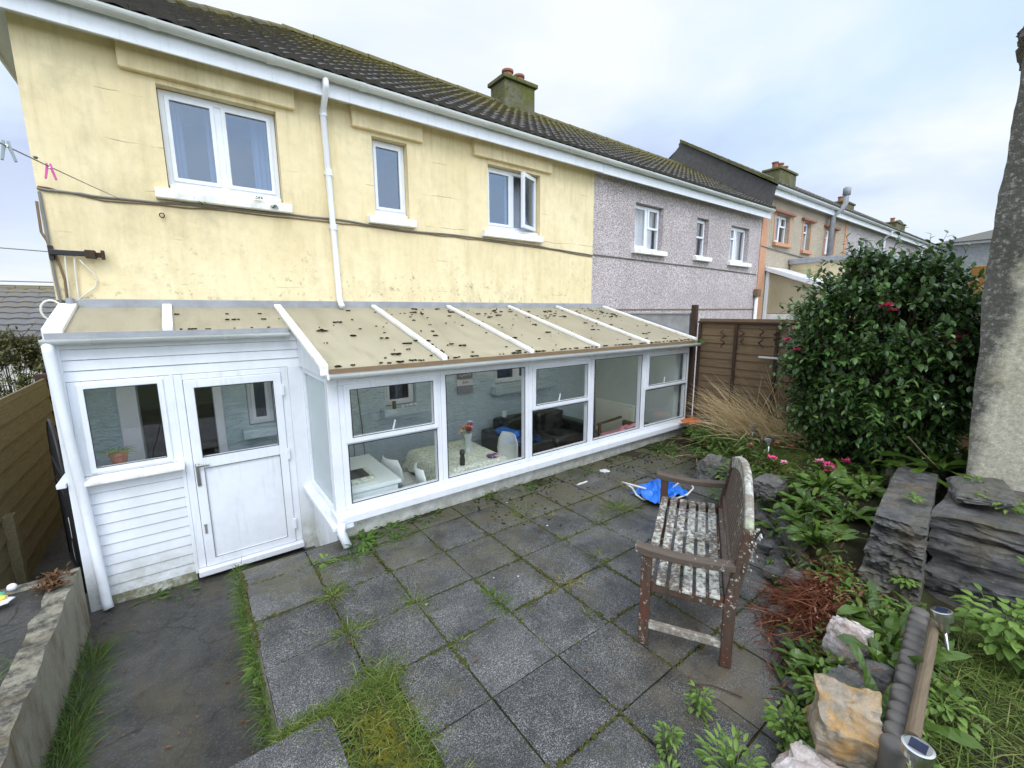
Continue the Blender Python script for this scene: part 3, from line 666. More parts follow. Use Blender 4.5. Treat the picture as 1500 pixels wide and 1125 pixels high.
for a, b in ((.03, 1.02), (2.08, 2.52), (3.79, 4.78)): build('sub_sill', MB().box(a, b, 5.64, 5.70, 3.178, 3.243), M['upvc'], hs, bevel=.006)
# lead flashing and dirty upstand above the conservatory roof
build('flashing', MB().box(-.80, 6.36, WY - .03, WY - .002, 2.035, 2.125), M['lead'], hs, bevel=.006)
# eaves
build('fascia', MB().box(-1.1, HX1, 5.395, 5.42, 4.335, 4.55), M['upvc'], hs, bevel=.004)
build('soffit', MB().box(-1.1, HX1, 5.42, WY, 4.40, 4.412), M['upvc'], hs)
mb = MB().box(-1.1, HX0, WY, 10.7, 4.40, 4.412).box(-1.12, -1.1, 5.4, 10.8, 4.335, 4.55); build('side_soffit', mb, M['upvc'], hs)
gutter_run(hs, -1.12, HX1, 5.335, 4.535, .058)
rf = tile_roof(hs, -1.12, HX1, 5.30, 4.56, 8.1, 6.28, hip0=-1.12)
chimney(rf, 5.74, 6.54, 7.84, 8.36, 5.9, 6.68, ((5.93, 8.0, .24), (6.32, 8.12, .30)))
# downpipe with swan neck, ending on the conservatory roof
dp = MB().tube([(1.50, 5.335, 4.49), (1.50, 5.335, 4.40), (1.505, 5.50, 4.27), (1.505, 5.545, 4.20), (1.545, 5.545, 2.16), (1.545, 5.50, 2.09), (1.545, 5.44, 2.06)], .034, 12)
o = build('downpipe', dp, M['upvc'], hs, smooth=True)
mb = MB()
for z in (4.18, 3.55, 2.95): mb.lathe([(.041, z), (.041, z + .07)], (1.51 + (4.2 - z) * .02, 5.545, 0), 12); mb.box(1.47 + (4.2 - z) * .02, 1.55 + (4.2 - z) * .02, 5.57, 5.598, z + .02, z + .05)
build('pipe_collar', mb, M['upvc'], o)
# ground-floor openings behind the glass
def inner_window(x0, x1, z0, z1, mull=(), sill_=None, cur=False):
    f = upvc_window(hs, x0, x1, z0, z1, WY + .10, mull, .045, curtains=((x0, x1),) if cur else (), room_d=.8)
    if sill_: o = build('window_sill', MB().box(sill_[0], sill_[1], 5.47, WY + .03, sill_[2], sill_[3]), M['blue_wall'], hs, bevel=.01)
inner_window(.49, .745, .72, 1.44, (), (.40, .84, .60, .70))
inner_window(2.09, 2.52, .72, 1.44, (), (2.0, 2.66, .60, .70))
inner_window(3.90, 4.81, .84, 1.44, (4.36,), (3.80, 5.0, .69, .81), True)
mb = MB().box(-.60, -.452, WY + .0, WY + .10, -.42, 1.62).box(.172, .25, WY + .0, WY + .10, -.42, 1.62).box(-.452, .172, WY, WY + .10, 1.55, 1.62)
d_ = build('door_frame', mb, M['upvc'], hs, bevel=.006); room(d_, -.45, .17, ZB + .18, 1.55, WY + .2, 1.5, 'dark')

# ---------------------------------------------------------------- the rest of the terrace
def terrace(name, label, x0, x1, wallm, ze, zr, wins, sillm='sill', trim=None, dp_x=None, chim=None, tiles='tiles_far', group=None, period=.24, gable=True, yr=8.1, foot=1.2):
    h = thing(name, label, 'house', (x0, WY, ZB), 0, group)
    hol = [(a, b, c, d) for a, b, c, d, _ in wins]
    build('wall', wall_sheet(MB(), x0, x1, ZB, ze, WY, hol, .12), M[wallm], h)
    mb = MB(); mb.quad((x1, WY, ZB), (x1, 10.6, ZB), (x1, 10.6, ze), (x1, WY, ze)); mb.quad((x0, 10.6, ZB), (x1, 10.6, ZB), (x1, 10.6, ze), (x0, 10.6, ze)); build('rear_wall', mb, M[wallm], h)
    for a, b, c, d, k in wins:
        m = k.get('mull', ()); upvc_window(h, a + .01, b - .01, c + .03, d - .01, WY + .10, m, .05, net=k.get('net', False), transom=k.get('tr'), room_d=1.0, glass='glass')
        sill(h, a - .09, b + .09, c - .07, c + .025, WY - .09, WY + .10, sillm if not trim else trim)
        if trim:
            build('window_surround', MB().box(a - .09, a - .004, WY - .012, WY + .05, c + .03, d), M[trim], h); build('window_surround', MB().box(b + .004, b + .09, WY - .012, WY + .05, c + .03, d), M[trim], h)
            build('hood', MB().box(a - .22, b + .22, WY - .09, WY + .02, d + .005, d + .07), M['terracotta'], h, bevel=.01)
    build('fascia', MB().box(x0 + .003, x1, 5.395, 5.42, ze - .07, ze + .15), M['upvc'], h); build('soffit', MB().box(x0 + .003, x1, 5.42, WY, ze, ze + .012), M['upvc'], h)
    gutter_run(h, x0 + .003, x1, 5.335, ze + .135, .058)
    r_ = tile_roof(h, x0 + .003, x1, 5.30, ze + .16, yr, zr, tiles, period)
    if chim: chimney(r_, *chim)
    if dp_x is not None:
        build('downpipe', MB().tube([(dp_x, 5.335, ze + .09), (dp_x, 5.335, ze), (dp_x, 5.52, ze - .14), (dp_x, 5.54, ze - .22), (dp_x, 5.54, ZB)], .04, 10), M['upvc'], h, smooth=True)
    return h
pk = terrace('pebbledash_house', 'pinkish grey pebbledashed terraced house joined to the yellow house', HX1, 12.5, 'dash', 4.40, 6.28,
    [(7.22, 8.13, 3.17, 4.06, dict(mull=(7.70,), net=True, tr={1: 3.62})), (9.4, 9.9, 3.17, 4.04, dict(net=False, tr={0: 3.62})), (10.92, 11.85, 3.15, 4.04, dict(mull=(11.30,), net=True, tr={0: 3.72}))], tiles='tiles', period=.17)
mb = MB().box(12.40, 12.5, WY - .03, WY - .001, ZB, 4.39); 
build('downpipe', MB().tube([(12.42, 5.54, 2.35), (12.42, 5.54, ZB)], .045, 10), M['upvc'], pk, smooth=True)
build('pipe_hopper', MB().box(12.33, 12.5, 5.46, 5.59, 2.35, 2.55), M['cable_brown'], pk, bevel=.02)
build('wall_cable', MB().tube([(6.05, 5.585, 3.0), (8, 5.585, 2.98), (10, 5.585, 2.97), (12.4, 5.585, 2.93)], .012, 6), M['cable'], pk)
build('wall_band', MB().box(HX1 + .02, 12.48, WY - .012, WY - .001, 2.0, 2.03), M['cable_brown'], pk)

og = terrace('beige_house', 'beige rendered terraced house with orange painted window surrounds', 12.5, 19.0, 'dash_beige', 5.02, 6.92,
    [(13.3, 14.2, 3.82, 4.62, dict(mull=(13.78,), tr={1: 4.3})), (15.22, 15.75, 3.75, 4.62, dict(tr={0: 4.3})), (17.0, 17.85, 3.75, 4.62, dict(mull=(17.45,), tr={0: 4.3}))], trim='orange',
    chim=(18.5, 20.0, 7.8, 8.4, 6.4, 7.22, ((18.75, 8.1, .34), (19.2, 8.1, .38), (19.6, 8.1, .34))))
build('corner_band', MB().box(12.5, 12.85, WY - .014, WY - .001, ZB, 5.0), M['orange'], og); build('corner_band', MB().box(18.75, 19.0, WY - .014, WY - .001, ZB, 5.0), M['orange'], og)
mb = MB().add([(12.47, 5.42, 4.40), (12.47, 5.30, 5.12), (12.47, 8.1, 6.93), (12.47, 10.78, 4.40)], [(0, 1, 2, 3)]); build('gable', mb, M['slatehang'], og)
mb = MB(); mb.extrude([(5.30, 5.17), (8.1, 6.94), (8.1, 7.02), (5.28, 5.24)], 'x', 12.38, 12.56); build('verge', mb, M['chimney'], og)
build('flue', MB().tube([(17.0, 5.44, 3.3), (17.0, 5.44, 4.95), (17.05, 5.25, 5.12), (17.1, 5.18, 5.3), (17.1, 5.18, 5.72)], .075, 12).lathe([(.11, 5.55), (.11, 5.75), (.04, 5.80)], (17.1, 5.18, 0), 12), M['lead'], og, smooth=True)
build('wall_cable', MB().tube([(12.55, 5.58, 3.68), (14, 5.58, 3.62), (17, 5.58, 3.5), (19, 5.58, 3.42)], .014, 6), M['cable'], og)
g1_ = terrace('grey_house', 'pale grey rendered terraced house beyond the beige house with orange trim', 19.0, 26.2, 'dash_grey', 5.02, 6.92,
    [(20.3, 21.4, 3.8, 4.62, dict(mull=(20.85,), tr={0: 4.3})), (24.2, 25.3, 3.8, 4.62, dict(mull=(24.75,)))], dp_x=23.2, chim=(25.6, 27.0, 7.8, 8.4, 6.4, 7.02, ((26.0, 8.1, .34),)))
g2_ = terrace('end_house', 'farthest grey terraced house of the row with a twin pot chimney', 26.2, 36.0, 'dash_grey', 5.02, 6.92,
    [(27.6, 28.6, 3.8, 4.62, dict(mull=(28.1,))), (31, 32, 3.8, 4.62, dict(mull=(31.5,)))], dp_x=29.6, chim=(34.6, 36.6, 7.8, 8.4, 6.4, 7.1, ((35.0, 8.1, .34), (36.2, 8.1, .34))))
# lean-to porch of the beige house and its yellow extension
lt = thing('lean_to', 'glazed lean to with a white sloping roof on the back of the beige house', 'lean-to', (13.0, WY, ZB))
build('side_panel', MB().extrude([(5.59, 1.9), (5.59, 3.02), (4.1, 2.47), (4.1, 1.9)], 'x', 13.0, 13.03), M['poly'], lt)
build('base_wall', MB().box(12.98, 14.2, 4.1, 5.59, ZB, 1.88), M['whitewash'], lt, bevel=.01)
build('roof', MB().extrude([(5.59, 3.05), (5.59, 3.17), (3.95, 2.56), (3.95, 2.44)], 'x', 12.9, 14.3), M['upvc'], lt, bevel=.01)
build('post', MB().box(12.96, 13.06, 5.5, 5.58, ZB, 3.04).box(12.96, 13.06, 4.08, 4.16, 1.88, 2.5), M['upvc'], lt)
ex = thing('extension', 'flat roofed cream extension behind the white lean to', 'extension', (14.5, WY, ZB))
build('wall', MB().box(14.5, 18.2, 3.6, 5.585, ZB, 3.3), M['yellow'], ex); build('roof', MB().box(14.35, 18.3, 3.4, 5.585, 3.3, 3.45), M['lead'], ex, bevel=.02)
# a detached house with a hipped roof behind the shrub
dh = thing('hipped_house', 'grey slate clad house with hipped roof far behind the shrub', 'house', (30, 2, ZB))
build('wall', MB().box(30, 38, -3, 4.75, ZB, 5.0), M['lead'], dh); build('fascia', MB().box(29.8, 38.2, -3.2, 4.95, 5.0, 5.12), M['upvc'], dh)
build('roof', MB().add([(29.6, -3.4, 5.12), (38.4, -3.4, 5.12), (38.4, 5.15, 5.12), (29.6, 5.15, 5.12), (33, 3.2, 6.0), (35, 3.2, 6.0), (33, -1, 6.0), (35, -1, 6.0)], [(0, 3, 4, 6), (3, 2, 5, 4), (2, 1, 7, 5), (1, 0, 6, 7), (6, 4, 5, 7)]), M['tiles_far'], dh)
# neighbour's bungalow seen past the left corner
nb = thing('bungalow', 'white bungalow with lichened grey tiled roof beyond the left fence', 'house', (-6, 14, -2.5))
build('wall', MB().box(-14, 0, 14, 20, -2.5, 1.55), M['whitewash'], nb)
mats_ = M['tiles_far']
tile_roof(nb, -14.3, .5, 13.7, 1.46, 16.6, 2.62, 'tiles_bungalow', .28, 9)
# ---------------------------------------------------------------- conservatory with porch
FY, PY, PX0, CX0, CX1 = 3.78, 4.85, -.86, .90, 6.36
SL = (2.05 - 1.545) / (5.58 - 3.70)
def rz(y): return 1.545 + (y - 3.70) * SL
cv = thing('conservatory', 'white framed lean to conservatory with yellowed plastic roof along the yellow house', 'conservatory', (2.7, FY, ZB))
# dwarf wall and sills
build('dwarf_wall', MB().box(CX0 + .02, CX1, FY + .01, FY + .13, ZB, .155), M['whitewash'], cv, bevel=.01)
build('front_sill', MB().extrude([(3.685, .165), (3.90, .165), (3.90, .25), (3.77, .25), (3.685, .235)], 'x', CX0 - .02, CX1 + .02), M['upvc'], cv, bevel=.006)
build('corner_post', MB().box(CX0, CX0 + .085, FY - .005, FY + .085, .252, 1.44), M['upvc'], cv, bevel=.006)
bays = [(.985, 1.96, 'vent'), (1.96, 3.08, 'fixed'), (3.08, 4.12, 'vent'), (4.12, 5.215, 'fixed'), (5.215, 6.36, 'vent')]
for a, b, kind in bays:
    mb = MB().box(a + .001, a + .055, FY, FY + .07, .30, 1.375).box(b - .055, b - .001, FY, FY + .07, .30, 1.375).box(a + .001, b - .001, FY, FY + .07, .252, .30).box(a + .001, b - .001, FY, FY + .07, 1.375, 1.44)
    if kind == 'vent': mb.box(a + .055, b - .055, FY, FY + .07, .845, .895)
    f = build('window', mb, M['upvc'], cv, bevel=.005)
    if kind == 'vent':
        s = MB(); ring(s, a + .045, b - .045, .862, 1.385, FY - .022, FY + .03, .05); s_ = build('sash', s, M['upvc'], f, bevel=.006)
        pane(f, a + .09, b - .09, .90, 1.34, FY + .01, 'glass'); pane(f, a + .055, b - .055, .30, .845, FY + .035, 'glass')
        build('gasket', ring(MB(), a + .0925, b - .0925, .909, 1.338, FY - .0235, FY - .0215, .006), M['black'], s_)
        build('window_catch', MB().bar(((a + b) / 2, FY + .05, .90), ((a + b) / 2 + .03, FY + .06, .99), .016, .012), M['upvc'], s_, bevel=.003)
        build('gasket', ring(MB(), a + .054, b - .054, .299, .846, FY - .002, FY + .002, .007), M['black'], f)
    else:
        pane(f, a + .055, b - .055, .30, 1.375, FY + .035, 'glass')
        build('gasket', ring(MB(), a + .054, b - .054, .299, 1.376, FY - .002, FY + .002, .007), M['black'], f)
# right end wall
build('end_wall', MB().extrude([(FY + .14, ZB), (WY + .02, ZB), (WY + .02, rz(WY + .02) - .03), (FY + .14, rz(FY + .14) - .03)], 'x', CX1 - .14, CX1 - .002), M['end_wall'], cv)
# roof: white bars, plastic sheets
bars = [.865, 1.96, 3.04, 4.12, 5.14, 6.33]; pb = [-.815, -.115]
def rafter(x, y0, w_=.062):
    mb = MB().extrude([(y0, rz(y0) + .002), (5.56, rz(5.56) + .002), (5.56, rz(5.56) + .04), (y0, rz(y0) + .04)], 'x', x - w_ / 2, x + w_ / 2)
    mb.box(x - w_ / 2 + .002, x + w_ / 2 - .002, y0 - .012, y0 - .001, rz(y0) - .05, rz(y0) + .036); return build('rafter', mb, M['sill'], cv, bevel=.006)
for x in bars: rafter(x, 3.68, .07 if x in (.865, 6.33) else .058)
rafter(pb[0], 4.80, .12); rafter(pb[1], 4.80, .075)
def sheet(a, b, y0):
    mb = MB().extrude([(y0, rz(y0) - .012), (5.565, rz(5.565) - .012), (5.565, rz(5.565)), (y0, rz(y0))], 'x', a, b)
    return build('roof_panel', mb, M['poly'], cv)
for a, b in zip(bars[:-1], bars[1:]): sheet(a + .03, b - .03, 3.665)
sheet(pb[0] + .055, pb[1] - .036, 4.79); sheet(pb[1] + .036, bars[0] - .034, 4.79)
build('eaves_beam', MB().box(CX0, CX1, FY - .02, FY + .06, 1.442, 1.53), M['upvc'], cv, bevel=.004)
build('eaves_trim', MB().box(.90, 6.30, 3.652, 3.664, 1.50, 1.538), M['cable_brown'], cv)
gutter_run(cv, .88, 6.36, 3.625, 1.50, .05); gutter_run(cv, PX0 - .02, .82, 4.745, 1.80, .045)
build('porch_trim', MB().box(PX0, .82, 4.772, 4.786, 1.80, 1.845), M['lead'], cv)
# moss scraps on the roof sheets
mb = MB(); rr = random.Random(5)
def scrap(x, y, s):
    for _ in range(rr.randint(1, 4)):
        mb.blob((x + rr.uniform(-1, 1) * s, y + rr.uniform(-1, 1) * s * .6, rz(y) + .008), s * rr.uniform(.4, .9), s * rr.uniform(.3, .7), .004 + s * .12, rr.randint(0, 99), .6, 2.2, 1)
for _ in range(190):
    x = .95 + 5.2 * rr.random() ** .8; y = rr.uniform(3.75, 5.5)
    if rr.random() < .45: y = 5.5 - abs(rr.gauss(0, .5))
    if y < 3.7 or y > 5.52: continue
    scrap(x, y, rr.choice((.010, .014, .018, .024, .036)))
for _ in range(80): x = rr.uniform(.95, 6.2); scrap(x, 3.69 + rr.random() * .02, rr.uniform(.012, .03))
for b_ in bars[1:5]:
    for k in range(14): scrap(b_ + .05 + rr.uniform(-.02, .03), 3.72 + rr.random() ** 2 * .5, rr.uniform(.012, .028))
for _ in range(16): scrap(rr.uniform(-.1, .8), rr.choice((4.81, 4.82, 5.1, 5.3)), rr.uniform(.01, .024))
o = build('moss_scraps', mb, M['moss_clump'], cv); o['kind'] = 'stuff'
# porch
def boards(mb, x0, x1, z0, z1, y, n, dy=-.012):
    for k in range(n):
        a = z0 + (z1 - z0) * k / n; b = z0 + (z1 - z0) * (k + 1) / n - .006
        mb.add([(x0, y + dy, a), (x1, y + dy, a), (x1, y - .001, b), (x0, y - .001, b), (x0, y + .012, a), (x1, y + .012, a), (x1, y + .012, b), (x0, y + .012, b)],
               [(0, 1, 2, 3), (4, 5, 1, 0), (7, 3, 2, 6), (0, 3, 7, 4), (1, 5, 6, 2)])
    return mb
mb = boards(MB(), PX0, CX0 + .02, 1.455, 1.80, PY, 4); boards(mb, PX0 + .02, -.15, -.44, .60, PY, 11)
build('cladding', mb, M['clad'], cv)
build('porch_plinth', MB().box(PX0 + .02, -.14, PY - .008, PY + .05, ZB, -.445), M['whitewash'], cv, bevel=.008)
mb = MB(); n = 4
side = boards(MB(), -4.87, -3.80, -.53, .115, 0, 10)     # boards of the low side wall, turned to face the path
mb.add([(CX0 + .03 + p[1], -p[0], p[2]) for p in side.v], side.f)
top = [(PY, rz(PY) - .03), (3.80, 1.45), (PY, 1.45)]
build('side_cladding', mb, M['clad'], cv); build('gable_infill', MB().extrude(top, 'x', CX0 - .0, CX0 + .03), M['clad'], cv)
build('side_dwarf_wall', MB().box(CX0 + .045, CX0 + .12, FY + .14, PY, ZB, .115), M['whitewash'], cv)
build('side_sill', MB().extrude([(CX0 - .05, .118), (CX0 + .12, .118), (CX0 + .12, .185), (CX0 + .03, .175), (CX0 - .05, .150)], 'y', -0, 1) if False else MB().box(CX0 - .06, CX0 + .12, FY - .09, PY - .01, .118, .165), M['upvc'], cv, bevel=.008)
mb = MB().box(CX0 + .02, CX0 + .08, FY + .09, FY + .14, .167, 1.448).box(CX0 + .02, CX0 + .08, PY - .06, PY - .005, .167, 1.448).box(CX0 + .02, CX0 + .08, FY + .14, PY - .06, .167, .22).box(CX0 + .02, CX0 + .08, FY + .14, PY - .06, 1.39, 1.448)
f = build('side_window', mb, M['upvc'], cv, bevel=.005); build('pane', MB().box(CX0 + .045, CX0 + .051, FY + .14, PY - .06, .22, 1.39), M['glass_side'], f)
build('porch_corner_post', MB().box(PX0 - .03, PX0 + .06, PY - .03, PY + .06, ZB, 1.80), M['clad'], cv, bevel=.008)
pw = MB().box(-.80, -.715, PY - .01, PY + .06, .66, 1.45).box(-.225, -.15, PY - .01, PY + .06, .66, 1.45).box(-.715, -.225, PY - .01, PY + .06, .66, .70).box(-.715, -.225, PY - .01, PY + .06, 1.41, 1.45)
pw = build('porch_window', pw, M['upvc'], cv, bevel=.005); s = MB(); ring(s, -.745, -.20, .68, 1.43, PY - .028, PY + .02, .042); build('sash', s, M['upvc'], pw, bevel=.006); pane(pw, -.71, -.235, .715, 1.395, PY, 'glass')
build('gasket', ring(MB(), -.704, -.241, .721, 1.389, PY - .0295, PY - .0275, .006), M['black'], pw)
build('porch_sill', MB().extrude([(PY - .11, .600), (PY + .06, .600), (PY + .06, .66), (PY - .03, .655), (PY - .11, .635)], 'x', PX0 + .075, -.125), M['sill'], cv, bevel=.008)
build('return_sill', MB().box(PX0 - .09, PX0 - .032, PY - .06, PY + .35, .605, .645), M['upvc'], cv, bevel=.006)
mb = MB().box(PX0 - .03, PX0 + .02, PY + .06, WY, ZB, .60); mb.extrude([(PY + .06, .60), (WY, .60), (WY, rz(WY) - .06), (PY + .06, rz(PY) - .06)], 'x', PX0 - .02, PX0 + .01); build('return_wall', mb, M['clad'], cv)
# door
mb = MB().box(-.125, -.065, PY - .02, PY + .06, -.42, 1.45).box(.725, .79, PY - .02, PY + .06, -.42, 1.45).box(-.065, .725, PY - .02, PY + .06, 1.40, 1.45)
mb.box(-.155, -.126, PY - .012, PY + .06, -.47, 1.453)
df = build('door_frame', mb, M['upvc'], cv, bevel=.005)
build('threshold', MB().box(-.13, .79, PY - .09, PY + .06, -.485, -.425), M['upvc'], df, bevel=.008)
build('hinge_post', MB().box(.79, CX0 + .035, PY - .015, PY + .05, -.60, 1.455), M['clad'], cv, bevel=.005)
s = MB(); ring(s, -.062, .722, -.42, 1.398, PY - .035, PY + .03, .075); s.box(.012, .648, PY - .0345, PY + .0295, .56, .665)
dr = build('door', s, M['upvc'], cv, bevel=.006)
build('door_panel', MB().box(.012, .648, PY - .018, PY + .02, -.345, .56), M['upvc'], dr)
build('panel_bead', ring(MB(), .012, .648, -.346, .561, PY - .0355, PY - .0335, .006), M['cable'], dr)
pane(dr, .012, .648, .665, 1.325, PY, 'glass'); build('gasket', ring(MB(), .0125, .6485, .664, 1.324, PY - .0365, PY - .0345, .007), M['black'], dr)
mb = MB().box(-.052, -.022, PY - .048, PY - .036, .40, .62); mb.bar((-.037, PY - .075, .60), (.055, PY - .075, .595), .016, .02); mb.box(-.045, -.03, PY - .078, PY - .04, .592, .608)
build('handle', mb, M['steel'], dr, bevel=.003)
build('letter_slot', MB().box(-.042, -.022, PY - .042, PY - .0355, -.08, -.0).box(-.045, -.02, PY - .044, PY - .0355, .0, .012), M['cable'], dr)
for z in (1.22, .55, -.22): build('hinge', MB().box(.715, .738, PY - .055, PY - .022, z - .05, z + .06), M['steel'] if False else M['upvc'], dr, bevel=.004)
# rainwater pipes of the conservatory
build('downpipe', MB().tube([(-.845, 4.745, 1.78), (-.845, 4.745, 1.70), (-.80, 4.765, .4), (-.775, 4.77, -.44), (-.765, 4.74, -.50)], .036, 12), M['upvc'], cv, smooth=True)
build('downpipe', MB().tube([(.905, 3.66, .20), (.90, 3.66, .12), (.93, 3.60, -.0)], .036, 12), M['upvc'], cv, smooth=True)
build('floor', MB().box(PX0 + .03, CX1, PY + .06, WY, -.47, -.42).box(CX0 + .12, CX1, FY + .13, PY + .06, -.47, -.42), M['floor'], cv)

# ---------------------------------------------------------------- things inside the conservatory
c = thing('cabinet', 'low white cabinet against the window of the conservatory', 'cabinet', (1.3, 4.4, -.42))
build('top', MB().box(1.02, 1.58, 3.95, 4.92, .31, .35), M['white_gloss'], c, bevel=.005); build('body', MB().box(1.05, 1.55, 3.97, 4.90, -.42, .31), M['white_gloss'], c, bevel=.003)
g = thing('gift_bag', 'purple floral gift bag standing on the white cabinet', 'bag', (1.12, 4.62, .35))
t = NT('floral_paper'); c_ = t.mix(t.ramp(t.noise(14, 4, .7), [(.5, 0), (.58, 1)]), (.05, .03, .10), (.62, .36, .42)); M['floral'] = t.done(t.pr(c_, .5))
build('bag', MB().extrude([(1.02, .351), (1.23, .351), (1.25, .66), (1.0, .66)], 'y', 4.56, 4.70), M['floral'], g); build('handle', MB().tube([(1.06, 4.63, .65), (1.07, 4.63, .74), (1.17, 4.63, .74), (1.18, 4.63, .65)], .006, 6), M['rope'], g)
b = thing('storage_box', 'shallow pale box with magazines on the cabinet beside the gift bag', 'box', (1.2, 4.2, .35))
build('box', MB().box(1.06, 1.36, 4.06, 4.36, .351, .40), M['cloth'], b, bevel=.004); build('magazine', MB().box(1.09, 1.31, 4.09, 4.32, .402, .412, Matrix.Identity(4)), M['dark'], b)
tb = thing('dining_table', 'dining table under a pale patterned cloth inside the conservatory', 'table', (2.45, 4.35, -.42))
build('tabletop', MB().box(2.06, 2.84, 3.92, 4.83, .285, .312), M['pole'], tb)
for x in (2.08, 2.82):
    for y in (3.95, 4.80): build('leg', MB().box(x - .025, x + .025, y - .025, y + .025, -.42, .285), M['pole'], tb)
# tablecloth: one draped sheet
mb = MB(); nx, ny = 26, 30; vs = []
for i in range(nx + 1):
    for j in range(ny + 1):
        u = -.22 + 1.26 * i / nx; v = -.22 + 1.39 * j / ny
        x = min(max(u, 0), .82); y = min(max(v, 0), .95); ox = u - x; oy = v - y; d_ = abs(ox) + abs(oy)
        z = .322 - min(d_, .30) * .95; fl = .22 * d_ + .02 * math.sin(u * 19 + v * 23) * min(1, d_ * 6)
        vs.append((2.04 + x + (math.copysign(fl, ox) if ox else 0), 3.90 + y + (math.copysign(fl, oy) if oy else 0), z))
mb.add(vs, [(i * (ny + 1) + j, (i + 1) * (ny + 1) + j, (i + 1) * (ny + 1) + j + 1, i * (ny + 1) + j + 1) for i in range(nx) for j in range(ny)])
single('tablecloth', mb, M['cloth'], 'pale green patterned cloth draped over the dining table', 'tablecloth', (2.45, 4.35, .32), smooth=True)
def shell_chair(x, y, rot, label):
    ch = thing('shell_chair', label, 'chair', (x, y, -.42), rot, 'white chairs round the dining table')
    mb = MB(); vs = []; n = 12
    prof = [(.22, .43), (.15, .445), (0, .43), (-.14, .43), (-.20, .46), (-.235, .56), (-.25, .70), (-.26, .80)]
    for k, (py, pz) in enumerate(prof):
        hw = .21 if k < 5 else (.205 if k == 5 else (.19 if k == 6 else .13))
        for m_ in range(n + 1): u = -1 + 2 * m_ / n; vs.append((u * hw, py + (.05 * u * u if k > 4 else 0), pz + (.025 * u * u if k <= 4 else 0)))
    mb.add(vs, [(a * (n + 1) + m_, a * (n + 1) + m_ + 1, (a + 1) * (n + 1) + m_ + 1, (a + 1) * (n + 1) + m_) for a in range(len(prof) - 1) for m_ in range(n)])
    o = build('seat_shell', mb, M['chair'], ch, local=True, smooth=True, solid=.012)
    for sx_ in (-1, 1):
        for sy_ in (-1, 1): build('leg', MB().tube([(sx_ * .10, sy_ * .10, .43), (sx_ * .20, sy_ * .20, 0)], .011, 8), M['steel'], ch, local=True)
shell_chair(1.90, 4.60, R(-75), 'white shell chair at the left end of the dining table'); shell_chair(2.05, 4.05, R(-100), 'white shell chair close to the window beside the cabinet'); shell_chair(3.12, 4.50, R(95), 'white shell chair at the sofa side of the dining table')
v = thing('flower_vase', 'glass vase of orange, yellow and pink flowers on the dining table', 'vase', (2.58, 4.32, .325))
build('vase', MB().lathe([(.035, .327), (.028, .38), (.04, .47), (.055, .56)], (2.58, 4.32, 0), 14), M['glass_side'], v)
for k in range(13):
    a = rnd.uniform(0, 6.28); r_ = rnd.uniform(.0, .10); p = Vector((2.58 + r_ * math.cos(a), 4.32 + r_ * math.sin(a), .62 + rnd.uniform(-.04, .06)))
    st = build('flower', MB().tube([(2.58, 4.32, .36), p], .003, 5), M['weed'], v)
    mb = MB()
    for q in range(14):
        th = q * 2.4; mb.leaf(p, (math.cos(th), math.sin(th), .25 + .05 * q), (0, 0, 1), .045, .028, .3, 2, .1)
    build('petals', mb, [M['orange_plastic'], M['yellow_toy'], M['pink_plastic'], M['pink_pale'], M['white_toy']][k % 5], st)
single('pepper_mill', MB().lathe([(.028, .323), (.03, .40), (.02, .43), (.03, .45), (.028, .49), (.01, .50)], (2.3, 3.98, 0), 14), M['iron'], 'small dark pepper mill on the tablecloth by the window', 'pepper mill', (2.3, 3.98, .323), smooth=True)
single('purple_dish', MB().lathe([(.02, .324), (.07, .33), (.075, .345), (.06, .345)], (2.72, 4.0, 0), 16), M['floral'], 'flat lilac dish at the right end of the tablecloth', 'dish', (2.72, 4.0, .324), smooth=True)
so = thing('leather_sofa', 'black leather sofa with rolled cushions against the blue wall', 'sofa', (4.6, 5.1, -.42))
for n_, q, m in (('base', (3.55, 5.15, 4.70, 5.50, -.40, -.12), 'leather'), ('armrest', (3.50, 3.74, 4.68, 5.50, -.40, .20), 'leather'), ('armrest', (4.98, 5.20, 4.68, 5.50, -.40, .20), 'leather'), ('backrest', (3.74, 4.98, 5.30, 5.52, -.12, .34), 'leather')):
    build(n_, MB().box(*q), M[m], so, bevel=.05)
for k in range(2):
    x = 3.75 + k * .61; build('seat_cushion', MB().blob((x + .31, 4.98, -.04), .305, .30, .11, k, .08, 1.2, 3, flat=.75), M['leather'], so, smooth=True)
    build('back_cushion', MB().blob((x + .31, 5.24, .18), .30, .11, .20, k + 4, .1, 1.2, 3, flat=.7), M['leather'], so, smooth=True)
single('blue_jacket', MB().blob((3.62, 4.95, .24), .10, .24, .06, 3, .5, 2, 3), M['blue_bag'], 'crumpled blue jacket lying on the left arm of the sofa', 'jacket', (3.62, 4.95, .2), smooth=True)
single('mug', MB().lathe([(.03, .345), (.038, .35), (.038, .44), (.033, .44), (.03, .36)], (3.9, 5.4, 0), 14), M['white_gloss'], 'white mug on top of the sofa back', 'mug', (3.9, 5.4, .345))
ra = thing('radiator', 'cream ribbed radiator on the end wall of the conservatory', 'radiator', (6.16, 5.05, -.3))
mb = MB().box(6.13, 6.17, 4.62, 5.50, -.28, .33); build('panel', mb, M['radiator'], ra, bevel=.008)
mb = MB()
for k in range(21): y = 4.655 + k * .0405; mb.box(6.118, 6.129, y, y + .024, -.24, .29)
build('fins', mb, M['radiator'], ra, bevel=.004); build('top_grille', MB().box(6.12, 6.20, 4.62, 5.50, .332, .345), M['radiator'], ra)
ac = thing('low_armchair', 'low wooden armchair with pink throw at the end of the conservatory', 'armchair', (5.75, 4.45, -.42))
